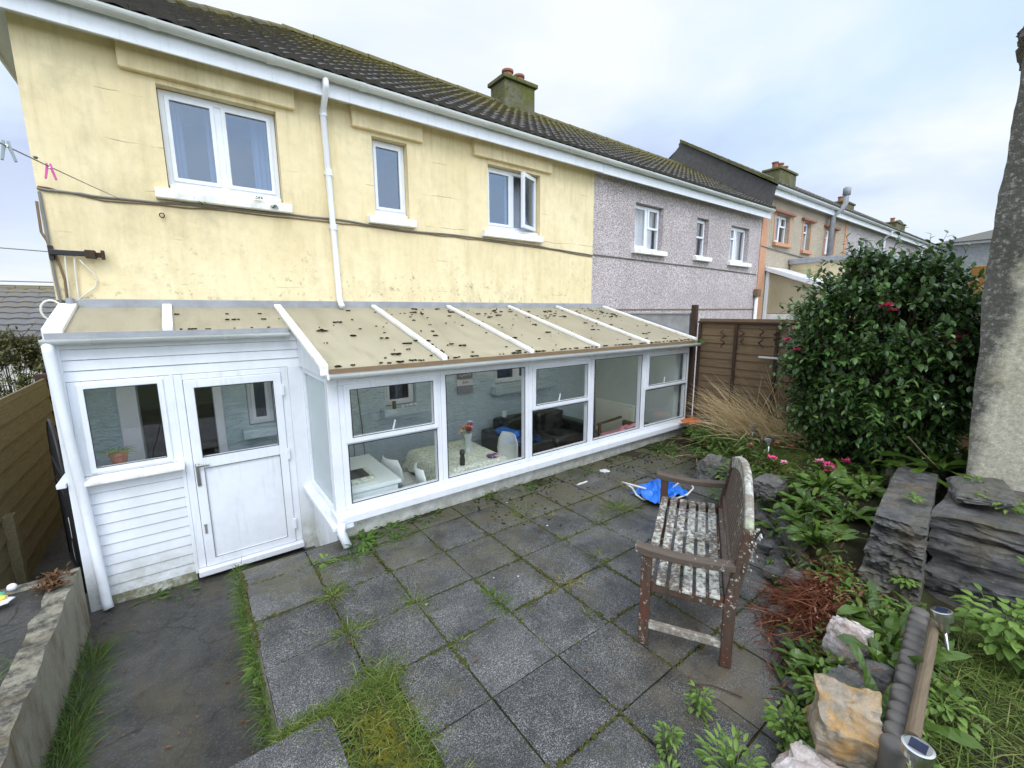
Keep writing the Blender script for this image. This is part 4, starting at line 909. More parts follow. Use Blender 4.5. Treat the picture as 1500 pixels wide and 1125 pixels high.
for y in (4.2, 4.75): build('armrest', MB().bar((5.35, y, .12), (5.95, y, .16), .05, .025), M['pole'], ac); build('leg', MB().box(5.38, 5.42, y - .02, y + .02, -.42, .11), M['pole'], ac)
build('seat', MB().box(5.36, 5.95, 4.23, 4.72, -.14, -.02), M['pink_pale'], ac, bevel=.03); build('backrest', MB().box(5.93, 6.0, 4.23, 4.72, -.10, .12), M['pole'], ac, bevel=.04)
single('pink_throw', MB().blob((5.68, 4.32, .05), .22, .15, .10, 9, .6, 2.4, 3), M['pink_pale'], 'crumpled pink patterned throw on the low armchair', 'throw', (5.68, 4.4, 0), smooth=True)
single('round_cushion', MB().blob((5.05, 4.35, -.25), .22, .20, .16, 2, .15, 1.2, 3), M['pink_pale'], 'pale pink floor cushion between sofa and armchair', 'cushion', (5.05, 4.35, -.42), smooth=True)
single('stool', MB().lathe([(.2, -.42), (.25, -.3), (.28, -.06), (.26, .02), (.15, .06)], (6.0, 4.15, 0), 20), M['leather'], 'black leather tub stool behind the last window', 'stool', (6.0, 4.15, -.42), smooth=True)
def plaque(z0, z1, m, label, txt=None, tm=None):
    o = single('wall_sign', MB().box(3.185, 3.455, WY - .0, WY + .018, z0, z1), M[m], label, 'sign', (3.32, WY, z0), 'plaques hung in a column on the blue wall', bevel=.004)
    if txt:
        cu = bpy.data.curves.new('lettering', 'FONT'); cu.body = txt; cu.size = (z1 - z0) * .62; cu.align_x = 'CENTER'; cu.align_y = 'CENTER'; cu.extrude = .001
        tmp = bpy.data.objects.new('lettering', cu); COL.objects.link(tmp); me = bpy.data.meshes.new_from_object(tmp.evaluated_get(bpy.context.evaluated_depsgraph_get())); bpy.data.objects.remove(tmp); bpy.data.curves.remove(cu)
        l_ = bpy.data.objects.new('lettering', me); COL.objects.link(l_); l_.parent = o; l_.location = (0, -.003, (z1 - z0) / 2); l_.rotation_euler = (R(90), 0, 0); me.materials.clear(); me.materials.append(M[tm])
plaque(.99, 1.085, 'cable', 'topmost grey plaque with pale script on the blue wall', None, None); cu_ = MB().tube([(3.215 + .2 * k / 30, WY - .003, 1.03 + .012 * math.sin(k * 1.5) + .012 * math.sin(k * .62) + .001 * k) for k in range(31)], .003, 5)
build('lettering', cu_, M['white_toy'], bpy.data.objects['wall_sign'])
plaque(.885, .975, 'white_toy', 'white plaque with grey capital letters between the other two', 'BAR', 'cable'); plaque(.76, .870, 'lead', 'lowest blank blue grey plaque of the three')
single('candle', MB().lathe([(.025, .70), (.025, .80), (.01, .80)], (2.16, 5.53, 0), 12), M['pole'], 'short tan candle at the left of the inner kitchen sill', 'candle', (2.16, 5.53, .70))
for k in range(4): single('ornament', MB().blob((2.28 + k * .06, 5.53, .722), .022, .02, .022, k, .4, 2, 2), M['white_toy'], 'small pale ornament in a row on the inner kitchen sill', 'ornament', (2.28 + k * .06, 5.53, .70), 'ornaments on the kitchen sill')
mb = MB()
for k in range(2): mb.tube([(1.62 + k * .08, WY + .02, 1.6), (1.60 + k * .1, WY + .015, 1.1), (1.62 + k * .12, WY + .015, .5), (1.62 + k * .15, WY + .015, -.3)], .006, 5)
single('light_cord', mb, M['cable'], 'pair of thin cords hanging down the blue wall', 'cord', (1.62, WY, -.3))
pl = thing('pot_plant', 'spider plant in a terracotta pot behind the porch window', 'pot plant', (-.58, 5.02, .655))
build('pot', MB().lathe([(.045, .66), (.065, .76), (.07, .76), (.07, .785), (.05, .785)], (-.58, 5.02, 0), 16), M['terracotta'], pl); mb = MB()
for k in range(34): a = rnd.uniform(0, 6.28); mb.blade((-.58, 5.02, .78), (math.cos(a) * .8, math.sin(a) * .8, rnd.uniform(.3, 1.2)), rnd.uniform(.1, .2), .012, rnd.uniform(.8, 2), 4)
build('leaves', mb, M['weed_light'], pl)
single('shelf', MB().box(PX0 + .03, -.14, 4.92, 5.12, .62, .655), M['upvc'], 'white window shelf inside the porch carrying the pot plant', 'shelf', (-.5, 5, .62), bevel=.004)
# ---------------------------------------------------------------- ground
rg = random.Random(11); rnd = random.Random(21)
mb = MB(); mb.quad((-3000, -3000, -.75), (3000, -3000, -.75), (3000, 3000, -.75), (-3000, 3000, -.75)); struct('ground', mb, M['ground'])
BP = [(6.3, 3.78), (5.1, 2.66), (4.25, 1.70), (3.32, 1.17), (2.73, .86), (2.25, .70), (1.95, .60), (1.55, .30), (1.2, -.4), (1.0, -2.0)]
def bdist(x, y):
    """signed distance to the patio's planted edge: positive on the bed side"""
    best = 1e9; sg = 1
    for (ax, ay), (bx, by) in zip(BP[:-1], BP[1:]):
        dx, dy = bx - ax, by - ay; tt = max(0, min(1, ((x - ax) * dx + (y - ay) * dy) / (dx * dx + dy * dy)))
        px, py = ax + dx * tt, ay + dy * tt; d = math.hypot(x - px, y - py)
        if d < best: best = d; sg = 1 if (dx * (y - ay) - dy * (x - ax)) > 0 else -1
    return best * sg
CP = [(3.74, 1.40, .36), (4.3, 1.95, .36), (4.8, 2.45, .30), (5.3, 2.95, .22), (5.8, 3.5, .14), (6.4, 3.7, .20), (6.4, 2.6, .40), (6.4, 1.5, .46), (6.4, .6, .5), (5.2, 1.6, .42), (4.5, 1.05, .44), (3.75, .95, .34),
      (3.3, .85, .16), (2.95, .6, .14), (2.45, .42, .15), (3.2, .3, .22), (2.2, .15, .22), (3.4, -.3, .28), (2.2, -.6, .28), (1.6, -1.2, .28), (3.55, .28, .09), (3.6, -.2, .12), (3.6, -.7, .14), (3.85, .1, .10), (3.4, .0, .14), (4.6, .2, .40), (5.0, .3, .5), (6.4, -.5, .55), (5.3, 2.2, .38), (3.0, -1.6, .3), (5.5, -1.5, .55)]
def bed_h(x, y):
    d = bdist(x, y)
    if d <= 0: return -.03
    sw = 0; sz = 0
    for cx, cy_, cz in CP:
        w_ = 1 / ((x - cx) ** 2 + (y - cy_) ** 2 + .02) ** 1.6; sw += w_; sz += w_ * cz
    h = sz / sw; k = min(1, d / .34); k = k * k * (3 - 2 * k)
    return h * k + .045 * noise.noise(Vector((x * 3, y * 3, 1))) * k + .02 * noise.noise(Vector((x * 9, y * 9, 4))) * k - .01
mb = MB(); nx, ny = 130, 130; X0, X1, Y0, Y1 = .9, 6.5, -2.0, 3.85; vs = []
hid = {}
for i in range(nx + 1):
    for j in range(ny + 1):
        x = X0 + (X1 - X0) * i / nx; y = Y0 + (Y1 - Y0) * j / ny; vs.append((x, y, bed_h(x, y)))
fs = []
for i in range(nx):
    for j in range(ny):
        a = i * (ny + 1) + j; q = (a, a + ny + 1, a + ny + 2, a + 1)
        if any(vs[k][2] > -.025 for k in q): fs.append(q)
mb.add(vs, fs); struct('garden_bed', mb, M['soil'], smooth=True)
# patio: square wet slabs on a 0.465 m grid, with a moss bed under the joints
mb = MB(); G = .4655
for i in range(-3, 14):
    for j in range(-6, 9):
        x0 = .16 + i * G; y0 = 2.105 + (j) * G
        if y0 > 3.77: continue
        y1 = min(y0 + G, 3.765)
        if i < 0: continue
        if j < 0 and i == 0: continue
        if j < 0 and i < 2 and False: continue
        if bdist(x0 + G / 2, y0 + G / 2) > .42: continue
        x1 = min(x0 + G, 6.3); a = .0055; tl = [rg.uniform(-.005, .005) for _ in range(3)]
        def zz(x, y): return tl[0] + tl[1] * (x - x0) / G + tl[2] * (y - y0) / G
        xa = x0 + a; xb = x1 - a; ya = y0 + a; yb = y1 - a
        if j < 0 and i == 1: xa += .10
        pts = [(xa, ya), (xb, ya), (xb, yb), (xa, yb)]; c_ = .007
        n = 6; vs = []; fs = []
        for u in range(n + 1):
            for v in range(n + 1):
                x = xa + (xb - xa) * u / n; y = ya + (yb - ya) * v / n; e = u in (0, n) or v in (0, n)
                vs.append((x + (rg.uniform(-.002, .002) if e else 0), y + (rg.uniform(-.002, .002) if e else 0), zz(x, y) - (c_ if e else 0) + (.0015 * noise.noise(Vector((x * 8, y * 8, 0))))))
        for u in range(n):
            for v in range(n): k = u * (n + 1) + v; fs.append((k, k + n + 1, k + n + 2, k + 1))
        rim = [u * (n + 1) for u in range(n + 1)] + [n * (n + 1) + v for v in range(1, n + 1)] + [u * (n + 1) + n for u in range(n - 1, -1, -1)] + [v for v in range(n - 1, 0, -1)]
        b0 = len(vs); vs += [(vs[k][0], vs[k][1], -.045) for k in rim]; m_ = len(rim)
        fs += [(rim[k], b0 + k, b0 + (k + 1) % m_, rim[(k + 1) % m_]) for k in range(m_)]
        mb.add(vs, fs)
# slabs of the landing in front of the path
for i in range(3):
    for j in range(5):
        x1 = .385 - i * G; y1 = 2.05 - j * G; mb.extrude([(x1 - G + .01, y1 - G + .01), (x1, y1 - G + .01), (x1, y1), (x1 - G + .01, y1)], 'z', -.045, rg.uniform(-.004, .004))
struct('patio', mb, M['slab'])
mb = MB(); mb.quad((.17, -2, -.016), (6.33, -2, -.016), (6.33, 3.79, -.016), (.17, 3.79, -.016)); mb.quad((-1.0, -2, -.018), (.17, -2, -.018), (.17, 2.045, -.018), (-1.0, 2.045, -.018)); struct('patio_bedding', mb, M['joint'])
mb = MB(); mb.quad((.163, 2.06, -.7), (.163, 3.772, -.7), (.163, 3.772, -.012), (.163, 2.06, -.012)); mb.quad((-1, 2.04, -.7), (.163, 2.04, -.7), (.163, 2.04, -.012), (-1, 2.04, -.012)); mb.quad((.163, 3.772, -.7), (.90, 3.772, -.7), (.90, 3.772, -.012), (.163, 3.772, -.012)); struct('patio_retaining_edge', mb, M['planter'])
mb = MB(); nx, ny = 24, 60; vs = []
for i in range(nx + 1):
    for j in range(ny + 1):
        x = -1.0 + 1.9 * i / nx; y = 1.8 + 3.2 * j / ny; vs.append((x, y, -.43 - .11 * (y - 1.8) / 3.2 + .018 * noise.noise(Vector((x * 3, y * 2, 7)))))
mb.add(vs, [(i * (ny + 1) + j, (i + 1) * (ny + 1) + j, (i + 1) * (ny + 1) + j + 1, i * (ny + 1) + j + 1) for i in range(nx) for j in range(ny)]); struct('path', mb, M['path'], smooth=True)
mb = MB(); mb.quad((-2.6, 3.5, -.58), (-.85, 3.5, -.58), (-.85, 12, -.62), (-2.6, 12, -.62)); struct('side_passage', mb, M['path'])

# ---------------------------------------------------------------- left side: raised bed, fence, gate, hedge
rb = thing('raised_bed', 'low mossy concrete planter wall with dark top beside the sunken path', 'planter', (-1.0, 3.4, ZB))
def rough_strip(mb, x0, x1, y0, y1, z0, z1, n=24, amp=.012, seed=0):
    vs = []; fs = []; m_ = 6
    ring_ = [(0, 0), (0, .5), (0, 1), (.5, 1), (1, 1), (1, .5), (1, 0)]
    for k in range(n + 1):
        y = y0 + (y1 - y0) * k / n
        for u, v in ring_:
            p = Vector((x0 + (x1 - x0) * u, y, z0 + (z1 - z0) * v)); q = Vector((noise.noise(p * 6 + Vector((seed, 0, 0))), noise.noise(p * 6 + Vector((0, 9, seed))), noise.noise(p * 5 + Vector((4, seed, 0)))))
            vs.append(p + q * amp * (1 if v > 0 else .2))
    for k in range(n):
        for a in range(6): fs.append((k * 7 + a, k * 7 + a + 1, k * 7 + a + 8, k * 7 + a + 7))
    fs += [tuple(range(7)), tuple(n * 7 + a for a in range(7))[::-1]]
    return mb.add(vs, fs)
mb = rough_strip(MB(), -1.0, -.865, 1.2, 4.60, -.72, .0, 40, .022, 2); build('wall', mb, M['planter'], rb)
mb = MB(); mb.box(-2.2, -1.0, 4.50, 4.60, -.72, -.012); build('rear_wall', mb, M['planter'], rb, bevel=.015)
mb = MB(); vs = []
for i in range(25):
    for j in range(41): x = -2.4 + 1.41 * i / 24; y = 1.2 + 3.32 * j / 40; vs.append((x, y, -.03 + .02 * noise.noise(Vector((x * 4, y * 4, 2))) + .01 * noise.noise(Vector((x * 14, y * 14, 2)))))
mb.add(vs, [(i * 41 + j, (i + 1) * 41 + j, (i + 1) * 41 + j + 1, i * 41 + j + 1) for i in range(24) for j in range(40)]); build('paved_top', mb, M['path'], rb, smooth=True)
ty = thing('plastic_toy', 'broken yellow, blue and white plastic toy on the raised bed', 'toy', (-1.27, 4.35, -.01))
build('base', MB().blob((-1.28, 4.33, .012), .13, .07, .018, 3, .3, 2, 2), M['white_toy'], ty, smooth=True)
for (dx, dy, s, m) in ((-.07, 0, .045, 'yellow_toy'), (.0, -.03, .04, 'blue_toy'), (.03, .04, .045, 'green_toy'), (-.02, .05, .04, 'blue_toy'), (.06, .0, .03, 'yellow_toy'), (-.1, -.03, .03, 'yellow_toy')):
    build('dome', MB().blob((-1.28 + dx, 4.33 + dy, .035), s, s, s * .6, 1, .2, 2, 2), M[m], ty, smooth=True)
build('ball', MB().blob((-1.20, 4.48, .03), .028, .028, .028, 1, .05, 1, 2), M['white_toy'], ty, smooth=True)
mb = MB()
for k in range(260):
    a = rnd.uniform(0, 6.28); r_ = abs(rnd.gauss(0, .06)); mb.leaf((-.99 + r_ * math.cos(a) * .7, 4.40 + r_ * math.sin(a) * 1.3, .0 + rnd.random() * .05), (rnd.uniform(-1, 1), rnd.uniform(-1, 1), rnd.uniform(-.2, .9)), (0, 0, 1), .05, .018, .4, 2, .5)
single('dead_leaves', mb, M['dead_leaf'], 'clump of rusty dead leaves on the corner of the raised bed', 'dead leaves', (-.99, 4.4, 0))
# left fence of sloping boards
fl = thing('wooden_fence', 'algae stained board fence along the left passage', 'fence', (-1.52, 6.2, ZB))
mb = MB(); zb = -.60; k = 0
while zb < 1.02:
    h_ = .205; y = 4.2
    mb = MB().extrude([(-1.475 + .004 * (k % 2), zb), (-1.500, zb + h_ + .02), (-1.525, zb + h_ + .02), (-1.520, zb)], 'y', 4.9, 8.0); build('board', mb, M['fence_green'], fl); zb += h_ - .012; k += 1
build('post', MB().box(-1.60, -1.48, 8.02, 8.16, -.7, 1.22), M['dark_wood'], fl, bevel=.008); build('post', MB().box(-1.49, -1.41, 5.62, 5.72, -.7, .2), M['fence_green'], fl, bevel=.008)
build('cap_rail', MB().box(-1.545, -1.49, 4.9, 8.0, 1.098, 1.125), M['fence_green'], fl, bevel=.005)
dp_ = thing('dark_shed', 'dark timber shed wall closing the left passage behind the gate', 'shed', (-1.3, 9.2, ZB)); build('wall', MB().box(-1.47, -.9, 9.0, 9.3, -.7, 1.05), M['dark_wood'], dp_, bevel=.01); build('roof', MB().box(-1.5, -.9, 8.95, 9.35, 1.052, 1.09), M['dark_wood'], dp_)
gt = thing('iron_gate', 'black wrought iron gate with round top standing open by the porch', 'gate', (-1.0, 5.2, -.55))
ga, gb = Vector((-.965, 5.15, 0)), Vector((-1.16, 5.95, 0)); mb = MB()
arc = [ga.lerp(gb, .5 - .5 * math.cos(math.pi * k / 14)) + Vector((0, 0, .62 + .42 * math.sin(math.pi * k / 14))) for k in range(15)]
mb.tube([ga + Vector((0, 0, -.5))] + arc + [gb + Vector((0, 0, -.5))], .014, 8); build('frame', mb, M['iron'], gt, smooth=True)
for k in range(1, 7):
    tt = k / 7; p = ga.lerp(gb, tt); build('bar', MB().tube([p + Vector((0, 0, -.48)), p + Vector((0, 0, .60 + .42 * math.sin(math.acos(1 - 2 * tt))))], .008, 6), M['iron'], gt)
for z in (.62, .42, -.40): build('cross_rail', MB().bar(ga + Vector((0, 0, z)), gb + Vector((0, 0, z)), .03, .016), M['iron'], gt)
for k in range(3):
    p = ga.lerp(gb, .3 + .2 * k); build('scroll', MB().tube([p + Vector((0, 0, z_)) + (gb - ga).normalized() * .06 * math.sin(q * 1.3) for q, z_ in enumerate((-.3, -.2, -.1, 0, .1, .2))], .007, 6), M['rope'] if k == 0 else M['iron'], gt)
def leaf_shrub(name, label, cat, c, rx, ry, rz_, n, mat, L_, W_, seed, trunk=True, clumps=40, flowers=(), bias=.45, drp=.5):
    r = random.Random(seed); root = thing(name, label, cat, (c[0], c[1], c[2] - rz_)); mb = MB(); tw = MB()
    cen = []
    for k in range(clumps):
        th = r.uniform(0, 6.283); u = r.uniform(-.95, 1); s = math.sqrt(1 - u * u); rr_ = r.uniform(bias, 1.0) ** .5
        rr_ *= 1 + .16 * noise.noise(Vector((math.cos(th) * s, math.sin(th) * s, u)) * 2.2 + Vector((seed, 0, 0)))
        cen.append(Vector((c[0] + rx * s * math.cos(th) * rr_, c[1] + ry * s * math.sin(th) * rr_, c[2] + rz_ * u * rr_)))
    base = Vector((c[0], c[1], c[2] - rz_)); C0 = Vector(c)
    for p in cen:
        m_ = base.lerp(p, .5) + Vector((r.uniform(-.1, .1), r.uniform(-.1, .1), .12)) * rx
        tw.tube([base + Vector((r.uniform(-.04, .04), r.uniform(-.04, .04), 0)), m_, p], [.018 * rx, .011 * rx, .004 * rx], 5, False)
    per = n // clumps
    for p in cen:
        out = (p - C0); out = Vector((out.x / rx, out.y / ry, out.z / rz_)).normalized(); sp = .20 * (rx + ry + rz_) / 3
        for q in range(max(2, per // 9)):
            e = p + (out * r.uniform(.1, 1.0) + Vector((r.gauss(0, .7), r.gauss(0, .7), r.gauss(.15, .6)))) * sp
            d = (e - p).normalized(); tw.tube([p, p.lerp(e, .6) + Vector((0, 0, .01)), e], [.004, .003, .0015], 4, False)
            for h in range(9):
                tt = .25 + .75 * h / 8; b0 = p.lerp(e, tt); az = h * 2.4 + r.uniform(-.4, .4)
                sd_ = d.orthogonal().normalized(); sd_ = Matrix.Rotation(az, 3, d) @ sd_
                dirn = (d * .55 + sd_ * .8 + Vector((0, 0, r.uniform(-.15, .35)))).normalized()
                mb.leaf(b0, dirn, (0, 0, 1) if abs(dirn.z) < .9 else (1, 0, 0), L_ * r.uniform(.65, 1.2), W_ * r.uniform(.7, 1.15), drp * r.uniform(.3, 1.3), 3, .22)
    build('branches', tw, M['bark'], root); build('foliage', mb, M[mat], root)
    return root
leaf_shrub('hedge_shrub', 'loose olive green shrub by the white bungalow beyond the left fence', 'shrub', (-2.15, 9.6, .80), .66, .6, .85, 9000, 'hedge', .075, .03, 5, clumps=80)
leaf_shrub('pale_shrub', 'small whitish shrub behind the fence at the far left', 'shrub', (-2.8, 9.9, .55), .36, .4, .55, 1000, 'hedge', .045, .02, 6, clumps=20)
# overhead wires
for k, (z0, z1) in enumerate(((3.3, 3.05), (2.62, 2.62), (2.54, 2.54), (2.42, 2.40))):
    single('overhead_wire', MB().tube([(-14, 13, z0 + .3), (-4, 13, z0), (3, 13, z1)], .011, 5), M['cable'], ['highest single overhead wire crossing the sky left of the house', 'upper wire of the three close wires over the bungalow', 'middle wire of the three close wires over the bungalow', 'lowest wire just above the bungalow roof'][k], 'wire', (-4, 13, z0))

# ---------------------------------------------------------------- clothes line, bracket, cables on the wall
la, lb = Vector((-.33, 5.57, 3.03)), Vector((-.47, 2.52, 2.63)); dl = lb - la
pts = [la + dl * k / 16 * 1.6 - Vector((0, 0, .012 * math.sin(math.pi * min(1, k / 16)))) for k in range(17)]
single('clothes_line', MB().tube(pts, .0028, 6), M['cable'], 'thin grey clothes line running from the yellow wall toward the viewer', 'clothes line', la)
def peg(p, mat, label, tilt=0):
    pg_ = thing('clothes_peg', label, 'clothes peg', p, R(100), 'pegs on the clothes line')
    for s in (-1, 1):
        build('peg_half', MB().extrude([(s * .002, .012), (s * .010, .014), (s * .012, -.004), (s * .022, -.058), (s * .014, -.06), (s * .003, -.012)], 'x', -.006, .006), M[mat], pg_, local=True, bevel=.0015)
    build('spring', MB().tube([(-.009, 0, -.006), (.009, 0, -.006)], .005, 8), M['steel'], pg_, local=True)
q0 = la + dl * .985; pA = la + dl * .80; 
peg(pA + Vector((0, 0, -.012)), 'pink_plastic', 'pink plastic peg hanging on the clothes line')
peg(la + dl * .985 + Vector((0, 0, -.005)), 'grey_plastic', 'grey green plastic peg at the left end of the clothes line')
single('line_knot', MB().blob(la + dl * .865, .008, .012, .006, 1, .3, 2, 2), M['cable'], 'small knot in the clothes line between the two pegs', 'knot', la + dl * .865)
def sag(ps, r, n=6, j=.006):
    out = []
    for a, b in zip(ps[:-1], ps[1:]):
        a = Vector(a); b = Vector(b)
        for k in range(6): out.append(a.lerp(b, k / 6) + Vector((0, rnd.uniform(-.001, .001), rnd.uniform(-j, j))))
    return MB().tube(out + [ps[-1]], r, n)
single('wall_cable', sag([(-.885, 5.588, 3.05), (-.47, 5.588, 3.04), (.3, 5.588, 3.06), (1.5, 5.588, 3.085), (2.4, 5.588, 3.05), (3.6, 5.588, 3.06), (4.8, 5.588, 3.03), (6.03, 5.588, 2.98)], .011), M['cable'], 'thicker dark cable clipped along the yellow wall under the sills', 'cable', (-.88, 5.588, 3.05))
single('wall_cable', sag([(-.88, 5.592, 3.075), (-.47, 5.592, 3.01), (.3, 5.592, 3.035), (1.5, 5.592, 3.05), (2.4, 5.592, 3.035), (3.6, 5.592, 3.03), (4.8, 5.592, 3.01), (6.03, 5.592, 2.955)], .007), M['cable_brown'], 'thinner brown cable running below the thicker one on the yellow wall', 'cable', (-.88, 5.592, 3.07))
single('wall_cable', sag([(-.875, 5.585, 3.02), (-.87, 5.585, 2.75), (-.875, 5.585, 2.55), (-.87, 5.585, 2.3), (-.86, 5.585, 2.02)], .012, 6, .01), M['cable'], 'grey cable running down the left corner of the yellow house', 'cable', (-.87, 5.585, 2.02))
single('wall_cable', sag([(-.90, 5.58, 2.95), (-.905, 5.58, 2.7), (-.84, 5.585, 2.5), (-.81, 5.585, 2.3), (-.82, 5.585, 2.03)], .010, 6, .012), M['cable_brown'], 'brown cable crossing behind the bracket at the house corner', 'cable', (-.82, 5.585, 2.03))
single('wall_cable', MB().tube([(-.80, 5.57, 2.03), (-.79, 5.56, 2.3), (-.78, 5.55, 2.5), (-.75, 5.54, 2.545), (-.72, 5.55, 2.52), (-.73, 5.57, 2.4), (-.74, 5.58, 2.2), (-.74, 5.57, 2.03)], .007, 6), M['cable_white'], 'white cable looped over the dark bracket', 'cable', (-.8, 5.57, 2.03), smooth=True)
single('wall_cable', MB().tube([(-.69, 5.55, 2.47), (-.66, 5.56, 2.42), (-.62, 5.575, 2.36), (-.60, 5.58, 2.30), (-.62, 5.58, 2.23), (-.69, 5.58, 2.17), (-.76, 5.57, 2.10)], .006, 6), M['cable_white'], 'white cable curling down from the bracket end to the porch roof', 'cable', (-.76, 5.57, 2.1), smooth=True)
single('wall_cable', MB().tube([(-.92 + .07 * math.cos(k * .55), 5.55, 2.02 + .09 * math.sin(k * .55)) for k in range(26)], .009, 6), M['cable_white'], 'coil of white cable bunched at the corner above the porch roof', 'cable', (-.92, 5.55, 1.95), smooth=True)
single('waste_pipe', MB().tube([(-.80, 5.56, 1.98), (-.80, 5.56, 2.13)], .028, 10), M['lead'], 'short grey pipe stub standing at the top corner of the porch roof', 'pipe', (-.8, 5.56, 1.98))
bk = thing('aerial_bracket', 'dark rusty bracket arm fixed on the yellow wall', 'bracket', (-.7, 5.58, 2.5))
build('arm', MB().box(-.875, -.60, 5.53, 5.56, 2.50, 2.545), M['iron'], bk, bevel=.004); build('clamp', MB().box(-.645, -.575, 5.50, 5.57, 2.485, 2.555).box(-.54, -.515, 5.52, 5.57, 2.48, 2.56).box(-.6, -.53, 5.535, 5.555, 2.495, 2.54), M['dark_wood'], bk, bevel=.004)
build('bracket_foot', MB().box(-.88, -.85, 5.55, 5.60, 2.46, 2.58), M['iron'], bk)
single('wall_hook', MB().tube([(-.06 + .02 * math.cos(k * .9), 5.58 - .012 * (k % 2), 2.93 + .022 * math.sin(k * .9)) for k in range(9)], .005, 5), M['iron'], 'small rusty hook screwed in the yellow wall below the big window', 'hook', (-.06, 5.58, 2.93))
for k, (x, z) in enumerate(((.28, 3.06), (.78, 3.19), (.92, 3.12))):
    mb = MB()
    for q in range(26): a = rnd.uniform(0, 6.28); mb.leaf((x + rnd.uniform(-.03, .03), 5.50 + rnd.uniform(-.01, .02), z + rnd.uniform(-.01, .02)), (math.cos(a), -abs(math.sin(a)), rnd.uniform(-.2, .6)), (0, 0, 1), .03, .014, .3, 2)
    single('sill_weed', mb, M['weed'], ['tiny green weed under the big window sill', 'tiny weed on top of the big window sill', 'tiny weed at the right of the big window sill'][k], 'weed', (x, 5.5, z))
# ---------------------------------------------------------------- bench
th = math.atan2(.489, .872)
bn = thing('garden_bench', 'weathered wooden garden bench covered in pale lichen on the patio', 'bench', (2.70, 1.508, 0), th)
HL = .62; kw = dict(local=True, bevel=.006)
def lb_(name, mb, m, par=None, bev=.006):
    o = build(name, mb, M[m], par or bn, bevel=bev, local=True); return o
for sx_ in (-1, 1):
    x = sx_ * HL
    lb_('leg', MB().box(x - .029, x + .029, .198, .256, 0, .598), 'bench_wood')
    mb = MB().extrude([(-.255, 0), (-.197, 0), (-.192, .40), (-.262, .845), (-.315, .835), (-.255, .40)], 'x', x - .029, x + .029); lb_('leg', mb, 'bench_wood')
    mb = MB(); prof = []
    for k in range(13):
        t_ = k / 12; y = .295 - .53 * t_; z = .622 - .022 * math.sin(math.pi * t_) - .006 * t_; prof.append((y, z))
    poly = [(y, z + .017 + (.004 if k == 0 else 0)) for k, (y, z) in enumerate(prof)] + [(y, z - .022 - (.012 if 0 < k < 3 else 0)) for k, (y, z) in reversed(list(enumerate(prof)))]
    mb.extrude(poly, 'x', x - .036, x + .036); lb_('armrest', mb, 'bench_arm')
    mb = MB(); top = [(.198 - .39 * k / 10, .432 - .025 * math.sin(math.pi * min(1, k / 10 * 1.1)) - .008 * k / 10) for k in range(11)]
    mb.extrude(top + [(y, .355) for y, z in reversed(top)], 'x', x - .020, x + .020); lb_('side_rail', mb, 'bench_wood')
    lb_('stretcher', MB().bar((x, .200, .128), (x, -.200, .128), .034, .045), 'bench_top')
lb_('front_rail', MB().box(-HL + .03, HL - .03, .208, .236, .35, .425), 'bench_arm'); lb_('rear_rail', MB().box(-HL + .03, HL - .03, -.222, -.195, .35, .42), 'bench_arm')
for k in range(6):
    y = .215 - .072 * k; z = .438 - .020 * math.sin(math.pi * min(1, (k + .2) / 5.2)) - .004 * k
    mb = MB(); n = 14; vs = []
    for q in range(n + 1):
        xx = -HL - .028 + (2 * HL + .056) * q / n; w = .0265 + .003 * noise.noise(Vector((xx * 6, k * 3, 0))); dz = .004 * noise.noise(Vector((xx * 3, k * 5, 2)))
        if k == 0: xx = max(-HL + .031, min(HL - .031, xx))
        vs += [(xx, y - w, z - .010 + dz), (xx, y + w, z - .010 + dz), (xx, y + w, z + .010 + dz), (xx, y - w, z + .010 + dz)]
    fs = [(q * 4 + a, q * 4 + (a + 1) % 4, q * 4 + 4 + (a + 1) % 4, q * 4 + 4 + a) for q in range(n) for a in range(4)] + [(0, 3, 2, 1), (n * 4, n * 4 + 1, n * 4 + 2, n * 4 + 3)]
    lb_('slat', mb.add(vs, fs), 'bench_seat', None, .005)
# back: curved top rail, bottom rail and upright slats leaning backwards
def yb(z): return -.222 - .070 * (z - .40) / .445
def ztop(x): return .80 + .14 * math.cos(min(1, abs(x) / HL) * math.pi / 2) ** 1.0
mb = MB(); n = 28; vs = []
for q in range(n + 1):
    x = -HL - .0 + 2 * HL * q / n; z = ztop(x); h = .045
    for dy, dz in ((-.024, -h), (.022, -h), (.022, h), (-.004, h + .010), (-.024, h)): vs.append((x, yb(z) + dy - .0, z + dz))
fs = [(q * 5 + a, q * 5 + 5 + a, q * 5 + 5 + (a + 1) % 5, q * 5 + (a + 1) % 5) for q in range(n) for a in range(5)] + [(0, 1, 2, 3, 4), (n * 5 + 4, n * 5 + 3, n * 5 + 2, n * 5 + 1, n * 5)]
lb_('top_rail', mb.add(vs, fs), 'bench_top', None, .006)
lb_('bottom_rail', MB().bar((-HL + .03, yb(.50), .50), (HL - .03, yb(.50), .50), .036, .05), 'bench_back')
for k in range(17):
    x = -HL + .065 + (2 * HL - .13) * k / 16; z1 = ztop(x) - .04; lb_('back_slat', MB().bar((x, yb(.51), .51), (x, yb(z1), z1), .058, .016, (0, 1, 0)), 'bench_back', None, .003)
# lichen tufts on the back posts
mb = MB(); r5 = random.Random(4)
for k in range(90):
    sx_ = -1 if k < 70 else 1; z = r5.uniform(.60, .86); p = Vector((sx_ * HL + r5.gauss(0, .022), yb(z) - .03 + r5.gauss(0, .012), z)); mb.blob(p, .006 + .005 * r5.random(), .005, .006, k, .7, 3, 1)
o = build('lichen_tufts', mb, M['bench_seat'], bn, local=True); o['kind'] = 'stuff'

